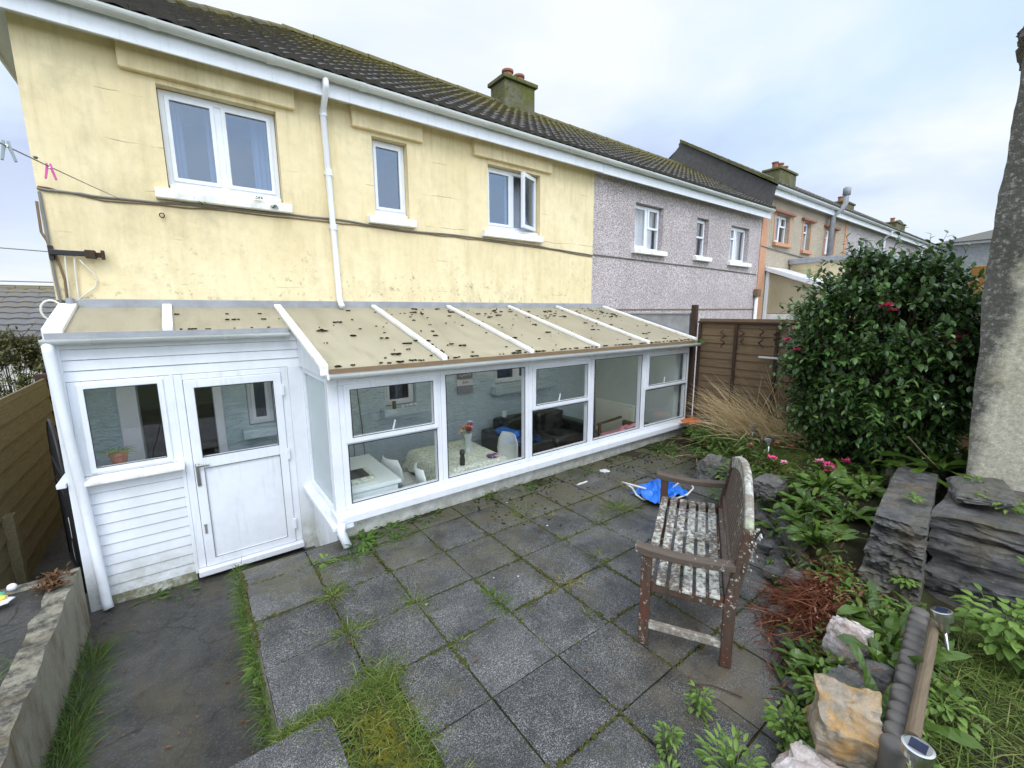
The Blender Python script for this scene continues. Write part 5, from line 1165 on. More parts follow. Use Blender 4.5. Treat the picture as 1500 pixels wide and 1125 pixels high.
# ---------------------------------------------------------------- blue bag with rope handles
bg = thing('blue_bag', 'crumpled bright blue bag with white rope handles lying on the slabs', 'bag', (3.95, 2.62, 0))
mb = MB(); n = 26; vs = []
for i in range(n + 1):
    for j in range(n + 1):
        u = i / n - .5; v = j / n - .5; q = Vector((u * 5, v * 5, 2)); r_ = math.hypot(u, v)
        z = .03 + max(0, .13 - .22 * r_) * (1 + .9 * noise.noise(q)) + .06 * abs(noise.noise(q * 1.9 + Vector((3, 1, 0)))) * (1 - r_)
        vs.append((3.97 + u * .56 + .07 * noise.noise(q + Vector((9, 0, 0))), 2.60 + v * .40 + .07 * noise.noise(q + Vector((0, 9, 0))), max(.004, z)))
mb.add(vs, [(i * (n + 1) + j, (i + 1) * (n + 1) + j, (i + 1) * (n + 1) + j + 1, i * (n + 1) + j + 1) for i in range(n) for j in range(n)]); build('bag', mb, M['blue_bag'], bg)
build('rope_handle', MB().tube([(3.80, 2.66, .10), (3.72, 2.82, .12), (3.74, 2.93, .10), (3.80, 2.94, .07), (3.80, 2.84, .05), (3.72, 2.72, .03), (3.70, 2.62, .02), (3.80, 2.55, .03)], .011, 7), M['rope'], bg, smooth=True)
build('rope_handle', MB().tube([(4.05, 2.50, .10), (4.12, 2.45, .18), (4.20, 2.40, .19), (4.22, 2.36, .10), (4.14, 2.38, .04), (4.02, 2.42, .02)], .010, 7), M['rope'], bg, smooth=True)

# ---------------------------------------------------------------- dry-stone wall and pillar
sw = thing('stone_wall', 'old dark slate dry stone wall with a gap at the right edge of the garden', 'wall', (4.2, .3, .15))
rs = random.Random(9)
def stone(x0, x1, y0, y1, z0, z1, mat='slate', tilt=0, yaw=0, seed=0, amp=.10, label=None, flat=.86):
    c = ((x0 + x1) / 2, (y0 + y1) / 2, (z0 + z1) / 2); m = Matrix.Rotation(R(yaw), 3, 'Z') @ Matrix.Rotation(R(tilt), 3, 'X')
    o = build('stone', MB().blob(c, (x1 - x0) / 2, (y1 - y0) / 2, (z1 - z0) / 2, seed, amp, 1.5, 5, m, flat, .025, 3.1), M[mat], sw, smooth=False)
    if label: o['label'] = label
    return o
def skew(z0, z1, xf, seed, mat='slate', tilt=0, amp=.09, wd=.27, sh=0):   # courses of the narrow wall end, which runs slightly askew
    xc = (xf + 5.0) / 2; yc = .585 + (xc - 3.6) * .117 + sh; stone(xf, 5.0, yc - wd / 2, yc + wd / 2, z0, z1, mat, tilt, 6.7, seed, amp, None, .92)
skew(.50, .625, 3.60, 1, tilt=1, amp=.05); skew(.40, .52, 3.56, 2, amp=.07); skew(.26, .43, 3.50, 21, tilt=-2, wd=.29); skew(.10, .29, 3.44, 3, 'rock_grey', -4, .10, .31); skew(-.04, .13, 3.40, 4, 'rock_grey', 2, .12, .33, .01)
stone(4.9, 5.7, .60, .95, .35, .60, seed=15)
stone(3.98, 5.3, -.30, .50, .47, .635, seed=5, amp=.07, tilt=-3, flat=.93); stone(3.88, 5.0, -.62, .49, .24, .53, seed=6, amp=.08, tilt=-5, flat=.95); stone(3.80, 4.9, -.10, .49, .02, .30, seed=7, amp=.08, tilt=-6, flat=.95); stone(3.80, 4.9, -.75, -.08, -.06, .25, seed=22, amp=.09, tilt=-4, flat=.95)
stone(3.95, 5.3, -1.2, -.28, .42, .63, seed=9, amp=.1); stone(3.85, 5.0, -1.5, -.60, .05, .46, seed=10, amp=.12); stone(3.9, 5.2, -2.1, -1.15, .0, .62, seed=12, amp=.12)
stone(4.25, 4.85, .17, .50, .652, .715, 'rock_grey', tilt=-9, yaw=12, seed=11, amp=.16, label='loose ochre flat stone lying on the wall beside the pillar', flat=.5)
stone(5.3, 6.1, -.6, .55, .3, .62, seed=14)
pi2 = thing('pillar', 'tall blackened rendered pillar with cream lichen standing on the stone wall', 'pillar', (5.25, -.05, .5))
mb = MB(); n = 60; vs = []; fs = []
for k in range(n + 1):
    z = .5 + 3.42 * k / n; y1 = .44 + .10 * min(1, (z - .5) / 1.8) ** .8
    sec = []
    for a in range(8): sec.append((4.95, y1 - (y1 + .55) * a / 7))
    for a in range(1, 5): sec.append((4.95 + .62 * a / 4, -.55))
    for a in range(1, 8): sec.append((5.57, -.55 + (y1 + .55) * a / 7))
    for a in range(1, 4): sec.append((5.57 - .62 * a / 4, y1))
    for x, y in sec:
        q = Vector((x, y, z)); vs.append((x + .014 * noise.noise(q * 4), y + .016 * noise.noise(q * 3.3 + Vector((5, 0, 0))) + .006 * noise.noise(q * 17), z))
m_ = len(sec)
fs = [(k * m_ + a, k * m_ + (a + 1) % m_, (k + 1) * m_ + (a + 1) % m_, (k + 1) * m_ + a) for k in range(n) for a in range(m_)] + [tuple(n * m_ + a for a in range(m_))]
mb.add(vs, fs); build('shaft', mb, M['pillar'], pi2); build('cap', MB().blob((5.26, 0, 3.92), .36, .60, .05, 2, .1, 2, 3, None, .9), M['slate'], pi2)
# rubble bank that holds the planted bed
rb_ = thing('rubble_bank', 'low bank of dark wet rubble between patio and planted bed', 'bank', (3.8, 1.4, 0)); k = 0
for (ax, ay), (bx, by) in list(zip(BP[:-1], BP[1:]))[1:5]:
    L_ = math.hypot(bx - ax, by - ay); nn = int(L_ / .17)
    for q in range(nn):
        for lay in range(2):
            t_ = (q + rs.random() * .6) / nn; x = ax + (bx - ax) * t_; y = ay + (by - ay) * t_; nrm = Vector((-(by - ay), bx - ax, 0)).normalized() * -1
            off = .07 + lay * .13; p = Vector((x, y, 0)) + Vector(((by - ay) * -1, (bx - ax), 0)).normalized() * off
            hb = bed_h(p.x, p.y); s = rs.uniform(.06, .12)
            if lay == 1 and hb < .1: continue
            build('stone', MB().blob((p.x, p.y, hb * .75 + .0), s * rs.uniform(.9, 1.5), s * rs.uniform(.8, 1.2), s * rs.uniform(.55, .9), k + 30, .3, 1.5, 3, Matrix.Rotation(rs.uniform(0, 3), 3, 'Z'), .6), M['slate'], rb_); k += 1
def rock(name, label, c, r_, mat, seed, m=None, amp=.22, flat=.55, grp=None): return single(name, MB().blob(c, *r_, seed, amp, 1.2, 5, m, flat), M[mat], label, 'rock', (c[0], c[1], c[2] - r_[2]), grp)
rock('rock', 'large angular ochre and grey stone at the lower right by the edging', (2.06, .405, .235), (.125, .115, .15), 'rock_orange', 3, Matrix.Rotation(R(25), 3, 'Z') @ Matrix.Rotation(R(-14), 3, 'Y'), .22, .7)
rock('rock', 'white and pink quartz stone among the ferns', (2.70, .575, .22), (.09, .10, .12), 'rock_white', 5, Matrix.Rotation(R(15), 3, 'Y'), .22, .5)
rock('rock', 'small grey stone between the white stone and the ochre stone', (2.42, .49, .17), (.09, .075, .06), 'rock_grey', 6); rock('rock', 'round dark stone to the right of the white stone', (2.56, .42, .19), (.085, .085, .08), 'rock_grey', 8, None, .2, .2)
rock('rock', 'pale flat stone at the bottom edge in front of the ochre stone', (1.86, .42, .12), (.12, .14, .06), 'rock_white', 9, None, .3, .4)
rock('rock', 'rough grey lichened rock standing at the far end of the bench', (4.78, 2.48, .14), (.16, .13, .19), 'rock_grey', 10, Matrix.Rotation(R(20), 3, 'X'), .35, .3)
rock('rock', 'half buried grey rock under the ferns by the bank', (4.25, 1.62, .36), (.15, .12, .08), 'rock_grey', 12)

# ---------------------------------------------------------------- edging, pole, lamps
ed = thing('lawn_edging', 'grey scalloped log roll edging between stones and lawn', 'edging', (2.6, .3, .15))
for k in range(16):
    t_ = k / 15; p = Vector((3.12, .366, 0)).lerp(Vector((2.00, .245, 0)), t_); zt = .35 + .03 * t_
    build('log', MB().lathe([(.040, .10), (.042, zt - .02), (.039, zt - .006), (.030, zt), (.010, zt + .003)], (p.x, p.y, 0), 14, Matrix.Rotation(R(-3 + rs.uniform(-3, 3)), 3, 'Y')), M['edging'], ed, smooth=True)
single('pole', MB().tube([(2.95, .289, .40), (2.7, .264, .405), (2.35, .234, .40), (2.04, .204, .40)], [.021, .022, .023, .024], 12), M['pole'], 'weathered round wooden pole lying along the scalloped edging', 'pole', (2.6, .22, .43))
def lamp(p, label, s=1.0, h=.22, tilt=None):
    lp = thing('solar_light', label, 'solar light', p, 0, 'solar stake lights'); x, y, z = p; m = tilt or Matrix.Identity(3)
    def tr(mb): mb.v = [tuple(m @ (Vector(q) - Vector(p)) + Vector(p)) for q in mb.v]; return mb
    build('stake', tr(MB().tube([(x, y, z - .05), (x, y, z + h * .75)], .008 * s, 8)), M['steel'], lp, smooth=True)
    build('shade', tr(MB().lathe([(.022 * s, z + h * .70), (.024 * s, z + h * .86), (.030 * s, z + h * .90)], (x, y, 0), 18)), M['steel'], lp, smooth=False)
    hd = build('head', tr(MB().lathe([(.036 * s, z + h * .88), (.044 * s, z + h * .90), (.046 * s, z + h), (.046 * s, z + h + .018 * s), (.038 * s, z + h + .020 * s)], (x, y, 0), 28)), M['steel'], lp, smooth=False)
    build('solar_panel', tr(MB().box(x - .024 * s, x + .024 * s, y - .024 * s, y + .024 * s, z + h + .0202 * s, z + h + .0225 * s)), M['solar'], hd)
lamp((2.87, .195, .22), 'steel solar light leaning beside the end of the wooden pole', .9, .29, Matrix.Rotation(R(-13), 3, 'X')); lamp((1.93, .175, .25), 'steel solar light nearest the viewer at the bottom edge', 1.0, .20)
lamp((5.65, 2.42, .36), 'small solar light in the grass in front of the straw clump', 1.1, .18); lamp((5.05, 1.98, .38), 'small solar light in the grass among fallen pink flowers', 1.1, .20)

# ---------------------------------------------------------------- fence on the right boundary
fr = thing('garden_fence', 'brown lap panel fence behind the straw clump and shrub', 'fence', (6.5, 2.2, .2))
def fpanel(y0, y1, z0, z1, m='fence', x=6.46):
    mb = MB(); z = z0; r_ = random.Random(int(y0 * 100))
    while z < z1 - .05:
        h = r_.uniform(.125, .15); w1 = r_.uniform(-.008, .008); w2 = r_.uniform(-.008, .008); mb.add([(x - .012, y0, z + w1), (x - .014, y1, z + w2), (x - .002, y1, z + h), (x, y0, z + h), (x + .01, y0, z), (x + .01, y1, z), (x + .01, y1, z + h), (x + .01, y0, z + h)], [(0, 1, 2, 3), (0, 4, 5, 1), (3, 2, 6, 7), (4, 7, 6, 5), (0, 3, 7, 4), (1, 5, 6, 2)]); z += h - .018
    p = build('panel', mb, M[m], fr)
    n = 4
    for k in range(n): y = y0 + (y1 - y0) * (k + .06) / (n - 1 + .12); build('batten', MB().box(x - .05, x - .016, y - .02, y + .02, z0, z1 - .01), M['dark_wood'], p, bevel=.004)
    build('top_rail', MB().box(x - .05, x + .02, y0, y1, z1, z1 + .03), M['dark_wood'], p, bevel=.005)
fpanel(1.95, 3.70, .30, 1.80); fpanel(.10, 1.86, .30, 1.80)
build('gravel_board', MB().box(6.45, 6.49, .1, 3.72, .05, .30), M['planter'], fr); build('post', MB().box(6.42, 6.54, 1.86, 1.95, .1, 1.95), M['fence'], fr, bevel=.008)
build('white_slip', MB().box(6.385, 6.41, 1.9, 2.75, 1.335, 1.36), M['rope'], fr)
for k, (y, z0, z1) in enumerate(((3.28, 1.45, 1.70), (3.0, 1.52, 1.72), (2.74, 1.48, 1.75), (2.55, 1.55, 1.72))):
    build('hanging_iron', MB().tube([(6.395 - .02 * math.sin(q * 1.4), y + .035 * math.sin(q * 1.7 + k), z1 - (z1 - z0) * q / 9) for q in range(10)], .010, 6), M['dark_wood'], fr)
single('orange_post', MB().box(6.36, 6.45, .69, .80, .2, 2.42), M['post_orange'], 'new orange timber post behind the right side of the shrub', 'post', (6.4, .75, .2), bevel=.006)
single('wooden_post', MB().box(6.40, 6.48, 3.74, 3.82, .1, 2.08), M['dark_wood'], 'dark old post between conservatory and lap fence', 'post', (6.44, 3.78, .1), bevel=.008)
bw = thing('boundary_wall', 'grey rendered boundary wall at the right end of the conservatory roof', 'wall', (6.44, 4.7, 0)); build('wall', MB().box(6.39, 6.50, 3.84, 5.56, -.2, 1.93), M['lead'], bw, bevel=.01); build('coping', MB().box(6.37, 6.52, 3.83, 5.56, 1.932, 1.96), M['lead'], bw, bevel=.006)

# ---------------------------------------------------------------- camellia
cm = leaf_shrub('camellia', 'large dark glossy camellia shrub with a few pink flowers', 'shrub', (5.72, 1.27, 1.42), .74, .74, 1.05, 42000, 'camellia', .070, .038, 17, clumps=300, bias=.42, drp=.55)
def bloom(p, s, m, par=None, name='flower', label=None, grp=None):
    mb = MB(); p = Vector(p); r_ = random.Random(int(p.x * 1000 + p.y * 777))
    for q in range(16):
        t2 = q * 2.4 + r_.uniform(-.2, .2); e = .05 + q * .075
        mb.leaf(p + Vector((math.cos(t2), math.sin(t2), 0)) * s * .08, (math.cos(t2), math.sin(t2), e), (0, 0, 1), s * r_.uniform(.45, .62), s * .42, .2, 3, -.25)
    if par: return build(name, mb, M[m], par)
    return single(name, mb, M[m], label, 'flower', p, grp)
for p, s, m in (((5.02, 1.13, 2.03), .10, 'pink'), ((5.06, 1.09, 1.99), .08, 'pink'), ((5.15, 1.87, 1.80), .08, 'pink_pale'), ((5.18, 1.95, 1.68), .07, 'pink'), ((5.15, 1.84, 1.58), .075, 'pink'), ((5.30, .66, 1.76), .08, 'pink'), ((5.26, .70, 1.70), .07, 'pink')): bloom(p, s, m, cm)
FL = [((6.0, 2.25), .10, 'pink_pale', 'fallen pink flower below the left side of the shrub'), ((4.85, 1.86), .09, 'pink', 'fallen pink flower in the grass left of the small solar light'), ((4.78, 1.72), .06, 'pink_pale', 'small fallen pink flower just right of the small solar light'), ((5.35, 2.02), .08, 'rust_petal', 'browned fallen flower in the grass near the shrub foot'), ((5.30, 1.86), .08, 'rust_petal', 'browned fallen flower touching the small solar light'), ((5.1, 2.2), .07, 'rust_petal', 'rusty fallen flower in the grass behind the bench'),
      ((5.0, 1.48), .09, 'pink_pale', 'leftmost fallen flower of the pink group by the ferns'), ((4.95, 1.40), .09, 'pink', 'middle fallen flower of the pink group by the ferns'), ((4.82, 1.33), .11, 'pink', 'brightest fallen flower at the front of the pink group by the ferns'), ((5.15, 1.30), .08, 'pink', 'rearmost fallen flower of the pink group by the ferns')]
for (x, y), s, m, l_ in FL: bloom((x, y, bed_h(x, y) + .09), s, m, None, 'fallen_flower', l_, 'fallen camellia flowers')
single('orange_tray', MB().blob((6.15, 3.55, .30), .17, .12, .03, 4, .3, 2, 3), M['orange_plastic'], 'flat orange plastic tray at the foot of the fence', 'tray', (6.15, 3.55, .27))

# ---------------------------------------------------------------- grasses and plants
def clump(mb, x, y, z, n, L_, w, spread, lean=.5, mat=None, bend=1.2, dirx=None):
    for _ in range(n):
        a = rnd.uniform(0, 6.283); r_ = abs(rnd.gauss(0, spread)); d = Vector((math.cos(a) * lean * rnd.random() * 1.6, math.sin(a) * lean * rnd.random() * 1.6, 1))
        mb.blade((x + r_ * math.cos(a) * (dirx[0] if dirx else 1), y + r_ * math.sin(a) * (dirx[1] if dirx else 1), z), d, L_ * rnd.uniform(.45, 1.15), w * rnd.uniform(.7, 1.3), bend * rnd.uniform(.3, 1.4))
    return mb
TW = [((2.54, 3.70), 90, .17, .09, 'grass', 'tall grass tuft at the foot of the conservatory sill', (1, 1)), ((2.53, 3.18), 70, .12, .07, 'grass', 'grass tuft in the joint just in front of the tall sill tuft', (.6, 1.2)), ((2.53, 2.19), 46, .13, .04, 'grass', 'grass tuft nearest the front left leg of the bench', (.6, 1)), ((2.51, 2.58), 34, .08, .05, 'grass', 'flat small tuft between the bench and the blue bag', (1, .6)),
      ((1.565, 2.24), 110, .10, .09, 'grass_dark', 'long bright grass tuft in the middle of the patio', (.4, 1.4)), ((1.09, 2.57), 130, .09, .09, 'grass', 'yellowish tuft in the joint left of the middle tuft', (.5, 1.4)), ((1.16, 2.08), 60, .07, .06, 'grass', 'low spiky tuft at a joint corner nearer the viewer than the middle tuft', (1, 1)), ((2.07, 2.12), 60, .09, .07, 'grass_dry', 'dry yellow grass tuft beside red moss right of the middle tuft', (1.4, .6)),
      ((.64, 2.56), 120, .11, .08, 'grass', 'bright tuft at a joint corner above the big grass strip', (1, 1)), ((3.38, 2.68), 150, .13, .13, 'grass', 'large yellow green tuft on the left of the blue bag', (1.5, .5)), ((3.0, 2.60), 55, .11, .05, 'grass', 'small tuft beside the large one left of the blue bag', (1.2, .6)), ((.65, 3.02), 120, .10, .08, 'grass', 'tuft in the second joint from the sunken path', (.8, 1)), ((.95, 2.56), 22, .07, .03, 'grass', 'thin tuft in the row joint right of the bright corner tuft', (1.3, .5)), ((1.36, 3.5), 90, .10, .10, 'grass_dark', 'leafy green tuft in front of the corner rain pipe', (1, .8)), ((.90, 3.44), 90, .09, .11, 'grass_dark', 'spreading tuft in the joint near the corner rain pipe', (1.5, .6)), ((2.7, 2.95), 18, .08, .04, 'grass_dry', 'sparse dry tuft in the joint toward the blue bag', (1, 1)),
      ((.17, 3.02), 24, .06, .03, 'grass', 'tiny tuft on the edge of the patio above the path', (1, 1)), ((1.95, 1.78), 30, .05, .03, 'grass', 'tiny tuft in the joint left of the bench leg', (1, 1)), ((2.2, 3.62), 26, .08, .05, 'grass_dark', 'small tuft by the sill left of the tall tuft', (1, .6)), ((3.3, 3.68), 40, .08, .09, 'grass_dark', 'row of low grass by the sill below the sofa window', (1.6, .3)), ((4.6, 3.70), 50, .09, .10, 'grass_dark', 'low grass by the sill toward the far end of the conservatory', (1.6, .3)), ((3.9, 3.0), 30, .06, .06, 'grass_dry', 'sparse tuft on the mossy slabs behind the blue bag', (1, 1))]
for (x, y), n, h, s, m, l_, dx in TW:
    mb = clump(MB(), x, y, -.01, int(n * 2.8), h * 1.05, .0064, s * 1.25, 1.0, None, 2.1, dx)
    single('grass_tuft', mb, M[m], l_, 'grass tuft', (x, y, 0), 'grass tufts in the paving joints')
# grass filling the wide joints: nobody could count it
mb = MB()
for k in range(1500):
    x = rnd.uniform(.16, .75); mb_y = 2.085 + rnd.gauss(0, .03); clump(mb, x, mb_y, -.015, 1, .085, .0055, .01, .8, None, 1.8)
for k in range(2200):
    y = rnd.uniform(.9, 2.12); e = .40 if rnd.random() < .45 else .70; clump(mb, e + rnd.gauss(0, .045), y, -.015, 1, .10, .0055, .01, .9, None, 1.8)
for k in range(420): clump(mb, rnd.gauss(.66, .07), rnd.gauss(2.15, .07), -.01, 1, .12, .006, .01, .9, None, 1.6)
for k in range(1300): x = rnd.uniform(.42, .70); clump(mb, x, rnd.uniform(1.0, 2.05), -.015, 1, .075, .005, .012, 1.1, None, 1.9)
struct('grass_strip', mb, M['grass'], (.4, 2, 0), kind='stuff')
mb = MB()
for k in range(1500): x = rnd.gauss(.56, .06); y = rnd.uniform(.9, 1.95); mb.blob((x, y, -.014), rnd.uniform(.005, .012), rnd.uniform(.005, .012), rnd.uniform(.004, .009), k, .5, 2, 1)
struct('moss_strip', mb, M['moss'], (.5, 1.4, 0), kind='stuff')
mb = MB()
for k in range(1700):
    y = 2.15 + 2.1 * rnd.random() ** 1.0; clump(mb, .145 + rnd.gauss(0, .012), min(y, 3.95), rnd.choice((-.45, -.32, -.2, -.1)) + rnd.uniform(-.05, .05), 1, .13, .006, .012, 1.0, None, 2.0)
struct('edge_grass', mb, M['grass_dark'], (.15, 3, -.3), kind='stuff')
mb = MB()
for k in range(2600):
    y = 2.2 + 2.05 * rnd.random(); clump(mb, -.825 + abs(rnd.gauss(0, .035)), y, -.45 - .05 * (y - 2), 1, .24, .0065, .012, .6, None, 1.3)
struct('path_grass', mb, M['grass_dark'], (-.83, 3, -.4), kind='stuff')
mb = MB()
for k in range(500): clump(mb, rnd.uniform(-1.5, -1.0), rnd.uniform(2.6, 3.6) , -.02, 1, .12, .006, .02, .8, None, 1.5)
struct('bed_top_grass', mb, M['grass_dark'], (-1.2, 3, 0), kind='stuff')
mb = MB(); r8 = random.Random(31)
for k in range(4800):
    if r8.random() < .5: x = .16 + .4655 * r8.randint(1, 5) + r8.gauss(0, .004); y = r8.uniform(1.0, 3.7)
    else: x = r8.uniform(.2, 3.4); y = 2.105 + .4655 * r8.randint(-2, 3) + r8.gauss(0, .004)
    if bdist(x, y) > -.03 or noise.noise(Vector((x * 1.7, y * 1.7, 5))) < -.02: continue
    clump(mb, x, y, -.015, 1, .035 + .03 * r8.random() ** 3, .0045, .004, 1.0, None, 1.6)
mj = MB()
for k in range(2600):
    if r8.random() < .5: x = .16 + .4655 * r8.randint(0, 6) + r8.gauss(0, .006); y = r8.uniform(1.0, 3.75)
    else: x = r8.uniform(.2, 4.4); y = 2.105 + .4655 * r8.randint(-2, 3) + r8.gauss(0, .006)
    if bdist(x, y) > -.03 or noise.noise(Vector((x * 1.5, y * 1.5, 15))) < -.12: continue
    mj.blob((x, y, -.008), r8.uniform(.006, .018), r8.uniform(.006, .018), r8.uniform(.005, .011), k, .5, 2, 1)
struct('joint_moss', mj, M['joint_moss'], (1.5, 2.4, 0), kind='stuff')
struct('joint_grass', mb, M['grass'], (1.5, 2.4, 0), kind='stuff')
mb = MB(); nx, ny = 150, 44; vs = []
for i in range(nx + 1):
    for j in range(ny + 1):
        x = 1.0 + 5.3 * i / nx; y = 2.65 + 1.115 * j / ny
        g_ = max(0, (y - 3.35) / .4) * .018 + max(0, (x - 4.2) / 2.0) * .026 - .024
        vs.append((x, y, g_ + .020 * noise.noise(Vector((x * 3, y * 3, 6))) + .010 * noise.noise(Vector((x * 9, y * 9, 2))) + .006 * noise.noise(Vector((x * 25, y * 25, 2)))))
mb.add(vs, [(i * (ny + 1) + j, (i + 1) * (ny + 1) + j, (i + 1) * (ny + 1) + j + 1, i * (ny + 1) + j + 1) for i in range(nx) for j in range(ny)]); struct('washed_soil', mb, M['soil'], smooth=True)
mb = MB()
for k in range(2600):
    x = 6.2 - abs(rnd.gauss(0, .75)); y = rnd.uniform(2.7, 3.75)
    if noise.noise(Vector((x * 2.4, y * 2.4, 9))) < -.05 or bdist(x, y) > .05: continue
    clump(mb, x, y, 0, 1, .055, .006, .01, 1.0, None, 1.6)
struct('soil_grass', mb, M['grass_dark'], (5.5, 3.2, 0), kind='stuff')
# grass of the bed and the lawn
mb = MB(); n = 0
while n < 15000:
    x = rnd.uniform(4.0, 6.35); y = rnd.uniform(1.3, 3.6); d = bdist(x, y)
    if d < .16 or (x - 5.9) ** 2 + (y - 1.3) ** 2 < .35: continue
    k = noise.noise(Vector((x * 2.2, y * 2.2, 3)))
    if k < -.15 and rnd.random() < .8: continue
    clump(mb, x, y, bed_h(x, y) - .01, 1, .12 + .05 * k, .008, .01, .9, None, 1.6); n += 1
struct('bed_grass', mb, M['grass'], (5, 2.4, .3), kind='stuff')
mb = MB(); n = 0
while n < 21000:
    x = rnd.uniform(1.7, 3.85); y = rnd.uniform(-1.2, .24)
    if y > .12 + .10 * (x - 1.9): continue
    k = noise.noise(Vector((x * 2.5, y * 2.5, 8)))
    if rnd.random() < .25 - k * .5: continue
    clump(mb, x, y, bed_h(x, y) - .01, 1, .17 + .06 * k, .0060, .012, 1.1, None, 1.9); n += 1
struct('lawn', mb, M['grass'], (2.7, -.3, .2), kind='stuff')
mb = MB()
for k in range(500):
    x = rnd.uniform(1.7, 3.7); y = rnd.uniform(-1.0, .15); clump(mb, x, y, bed_h(x, y), 1, .20, .006, .012, 1.4, None, 2.2)
struct('dry_lawn_grass', mb, M['grass_dry'], (2.7, -.3, .2), kind='stuff')
# straw clump against the fence
mb = MB()
for k in range(560):
    a = rnd.uniform(-.2, 1.0); bx = rnd.gauss(5.95, .14); by = rnd.gauss(2.42, .22); lean = rnd.uniform(.1, 1.3)
    d = Vector((-.25 + rnd.gauss(0, .3), lean * .8 + rnd.gauss(0, .22), 1.0)); mb.blade((bx, by, bed_h(bx, by)), d, rnd.uniform(.3, 1.1), .010, rnd.uniform(.1, 1.3), 5)
for k in range(260):
    bx = rnd.gauss(5.8, .25); by = rnd.gauss(2.55, .4); a = rnd.uniform(0, 6.28); mb.blade((bx, by, bed_h(bx, by) + rnd.uniform(.03, .18)), (math.cos(a), math.sin(a), rnd.uniform(-.1, .35)), rnd.uniform(.2, .5), .009, .5, 3)
single('straw_clump', mb, M['straw'], 'clump of dry straw coloured grass stems fanning against the fence', 'dry grass', (5.95, 2.45, .38))
# dead bracken heap
mb = MB()
for k in range(2300):
    x = rnd.gauss(3.02, .17); y = rnd.gauss(.87, .09); d0 = math.hypot((x - 3.02) / .34, (y - .88) / .2)
    z = bed_h(x, y) + .17 * max(0, 1 - d0 * .7) * rnd.random() + .01; a = rnd.uniform(0, 6.28)
    mb.blade((x, y, z), (math.cos(a), math.sin(a), rnd.uniform(-.35, .5)), rnd.uniform(.06, .32), .007, rnd.uniform(.2, 1.2), 3)
for k in range(300):
    x = rnd.gauss(2.62, .2); y = rnd.gauss(.74, .07); a = rnd.uniform(0, 6.28); mb.blade((x, y, bed_h(x, y) + rnd.uniform(.0, .08)), (math.cos(a), math.sin(a), rnd.uniform(-.5, .4)), rnd.uniform(.06, .2), .005, .8, 3)
for k in range(520):
    x = rnd.gauss(3.0, .19); y = rnd.gauss(.87, .10); a = rnd.uniform(0, 6.28); mb.leaf((x, y, bed_h(x, y) + rnd.uniform(0, .15)), (math.cos(a), math.sin(a), rnd.uniform(-.5, .5)), (0, 0, 1), rnd.uniform(.02, .07), rnd.uniform(.004, .014), 1.4, 3, .5, .006)
single('dead_bracken', mb, M['bracken'], 'heap of dead reddish bracken stems behind the bench', 'dead bracken', (3.02, .88, .1))
# strap-leaved ferns
def fern(x, y, z, n, L_, W_, label, out=.8, mat='fern', pref=None):
    mb = MB()
    for k in range(n):
        a = k * 2.4 + rnd.uniform(-.5, .5); 
        if pref is not None: a = pref + rnd.gauss(0, .8)
        l_ = L_ * rnd.uniform(.6, 1.15)
        mb.leaf((x + .02 * math.cos(a), y + .02 * math.sin(a), z), (math.cos(a) * out, math.sin(a) * out, rnd.uniform(.25, 1.2)), (rnd.gauss(0, .3), rnd.gauss(0, .3), 1), l_, W_ * rnd.uniform(.8, 1.2), rnd.uniform(.7, 1.7), 10, .14, .011, lambda t: (.55 + .6 * math.sin(math.pi * min(1, t * .9 + .12)) ** .7) * (1 if t < .92 else .35))
    return single('strap_fern', mb, M[mat], label, 'fern', (x, y, z), 'hart tongue ferns')
FN = [(3.62, 1.02, 10, .34, .062, 'fern at the top of the dead bracken heap'), (3.85, 1.16, 12, .36, .062, 'fern with long leaves hanging over the bank'), (4.12, 1.25, 12, .34, .06, 'fern on the bank below the pink flower group'), (4.42, 1.26, 11, .34, .058, 'fern between pink flowers and the wall end'), (4.75, 1.16, 12, .34, .056, 'yellowish fern right of the pink flower group'), (4.15, .98, 10, .32, .06, 'fern pressed against the near end of the stone wall'), (4.55, .98, 11, .36, .06, 'fern leaning over the wall end block'), (3.95, 1.40, 8, .28, .05, 'small fern at the top lip of the rubble bank'), (5.15, 1.02, 12, .38, .058, 'fern in front of the dark foot of the shrub')]
for x, y, n, l_, w_, lab in FN: fern(x, y, bed_h(x, y), n + 9, l_ * .92, w_ * .78, lab)
fern(5.1, .66, .62, 15, .46, .066, 'tall fern growing behind the gap of the stone wall', .55); fern(5.45, .52, .60, 12, .42, .06, 'fern growing at the foot of the pillar', .6); fern(5.0, .86, .56, 10, .34, .06, 'fern at the back of the wall end block', .7)
fern(2.92, .44, .18, 9, .30, .055, 'fern right of the white stone', .7); fern(2.66, .36, .18, 8, .30, .052, 'upright light green fern beside the edging', .35); fern(2.30, .335, .20, 9, .30, .05, 'upright fern between the ochre stone and the edging', .4); fern(3.15, .55, .16, 8, .28, .05, 'fern beneath the near end of the stone wall', .8); fern(2.52, .62, .12, 7, .24, .05, 'fern left of the white stone', .8)
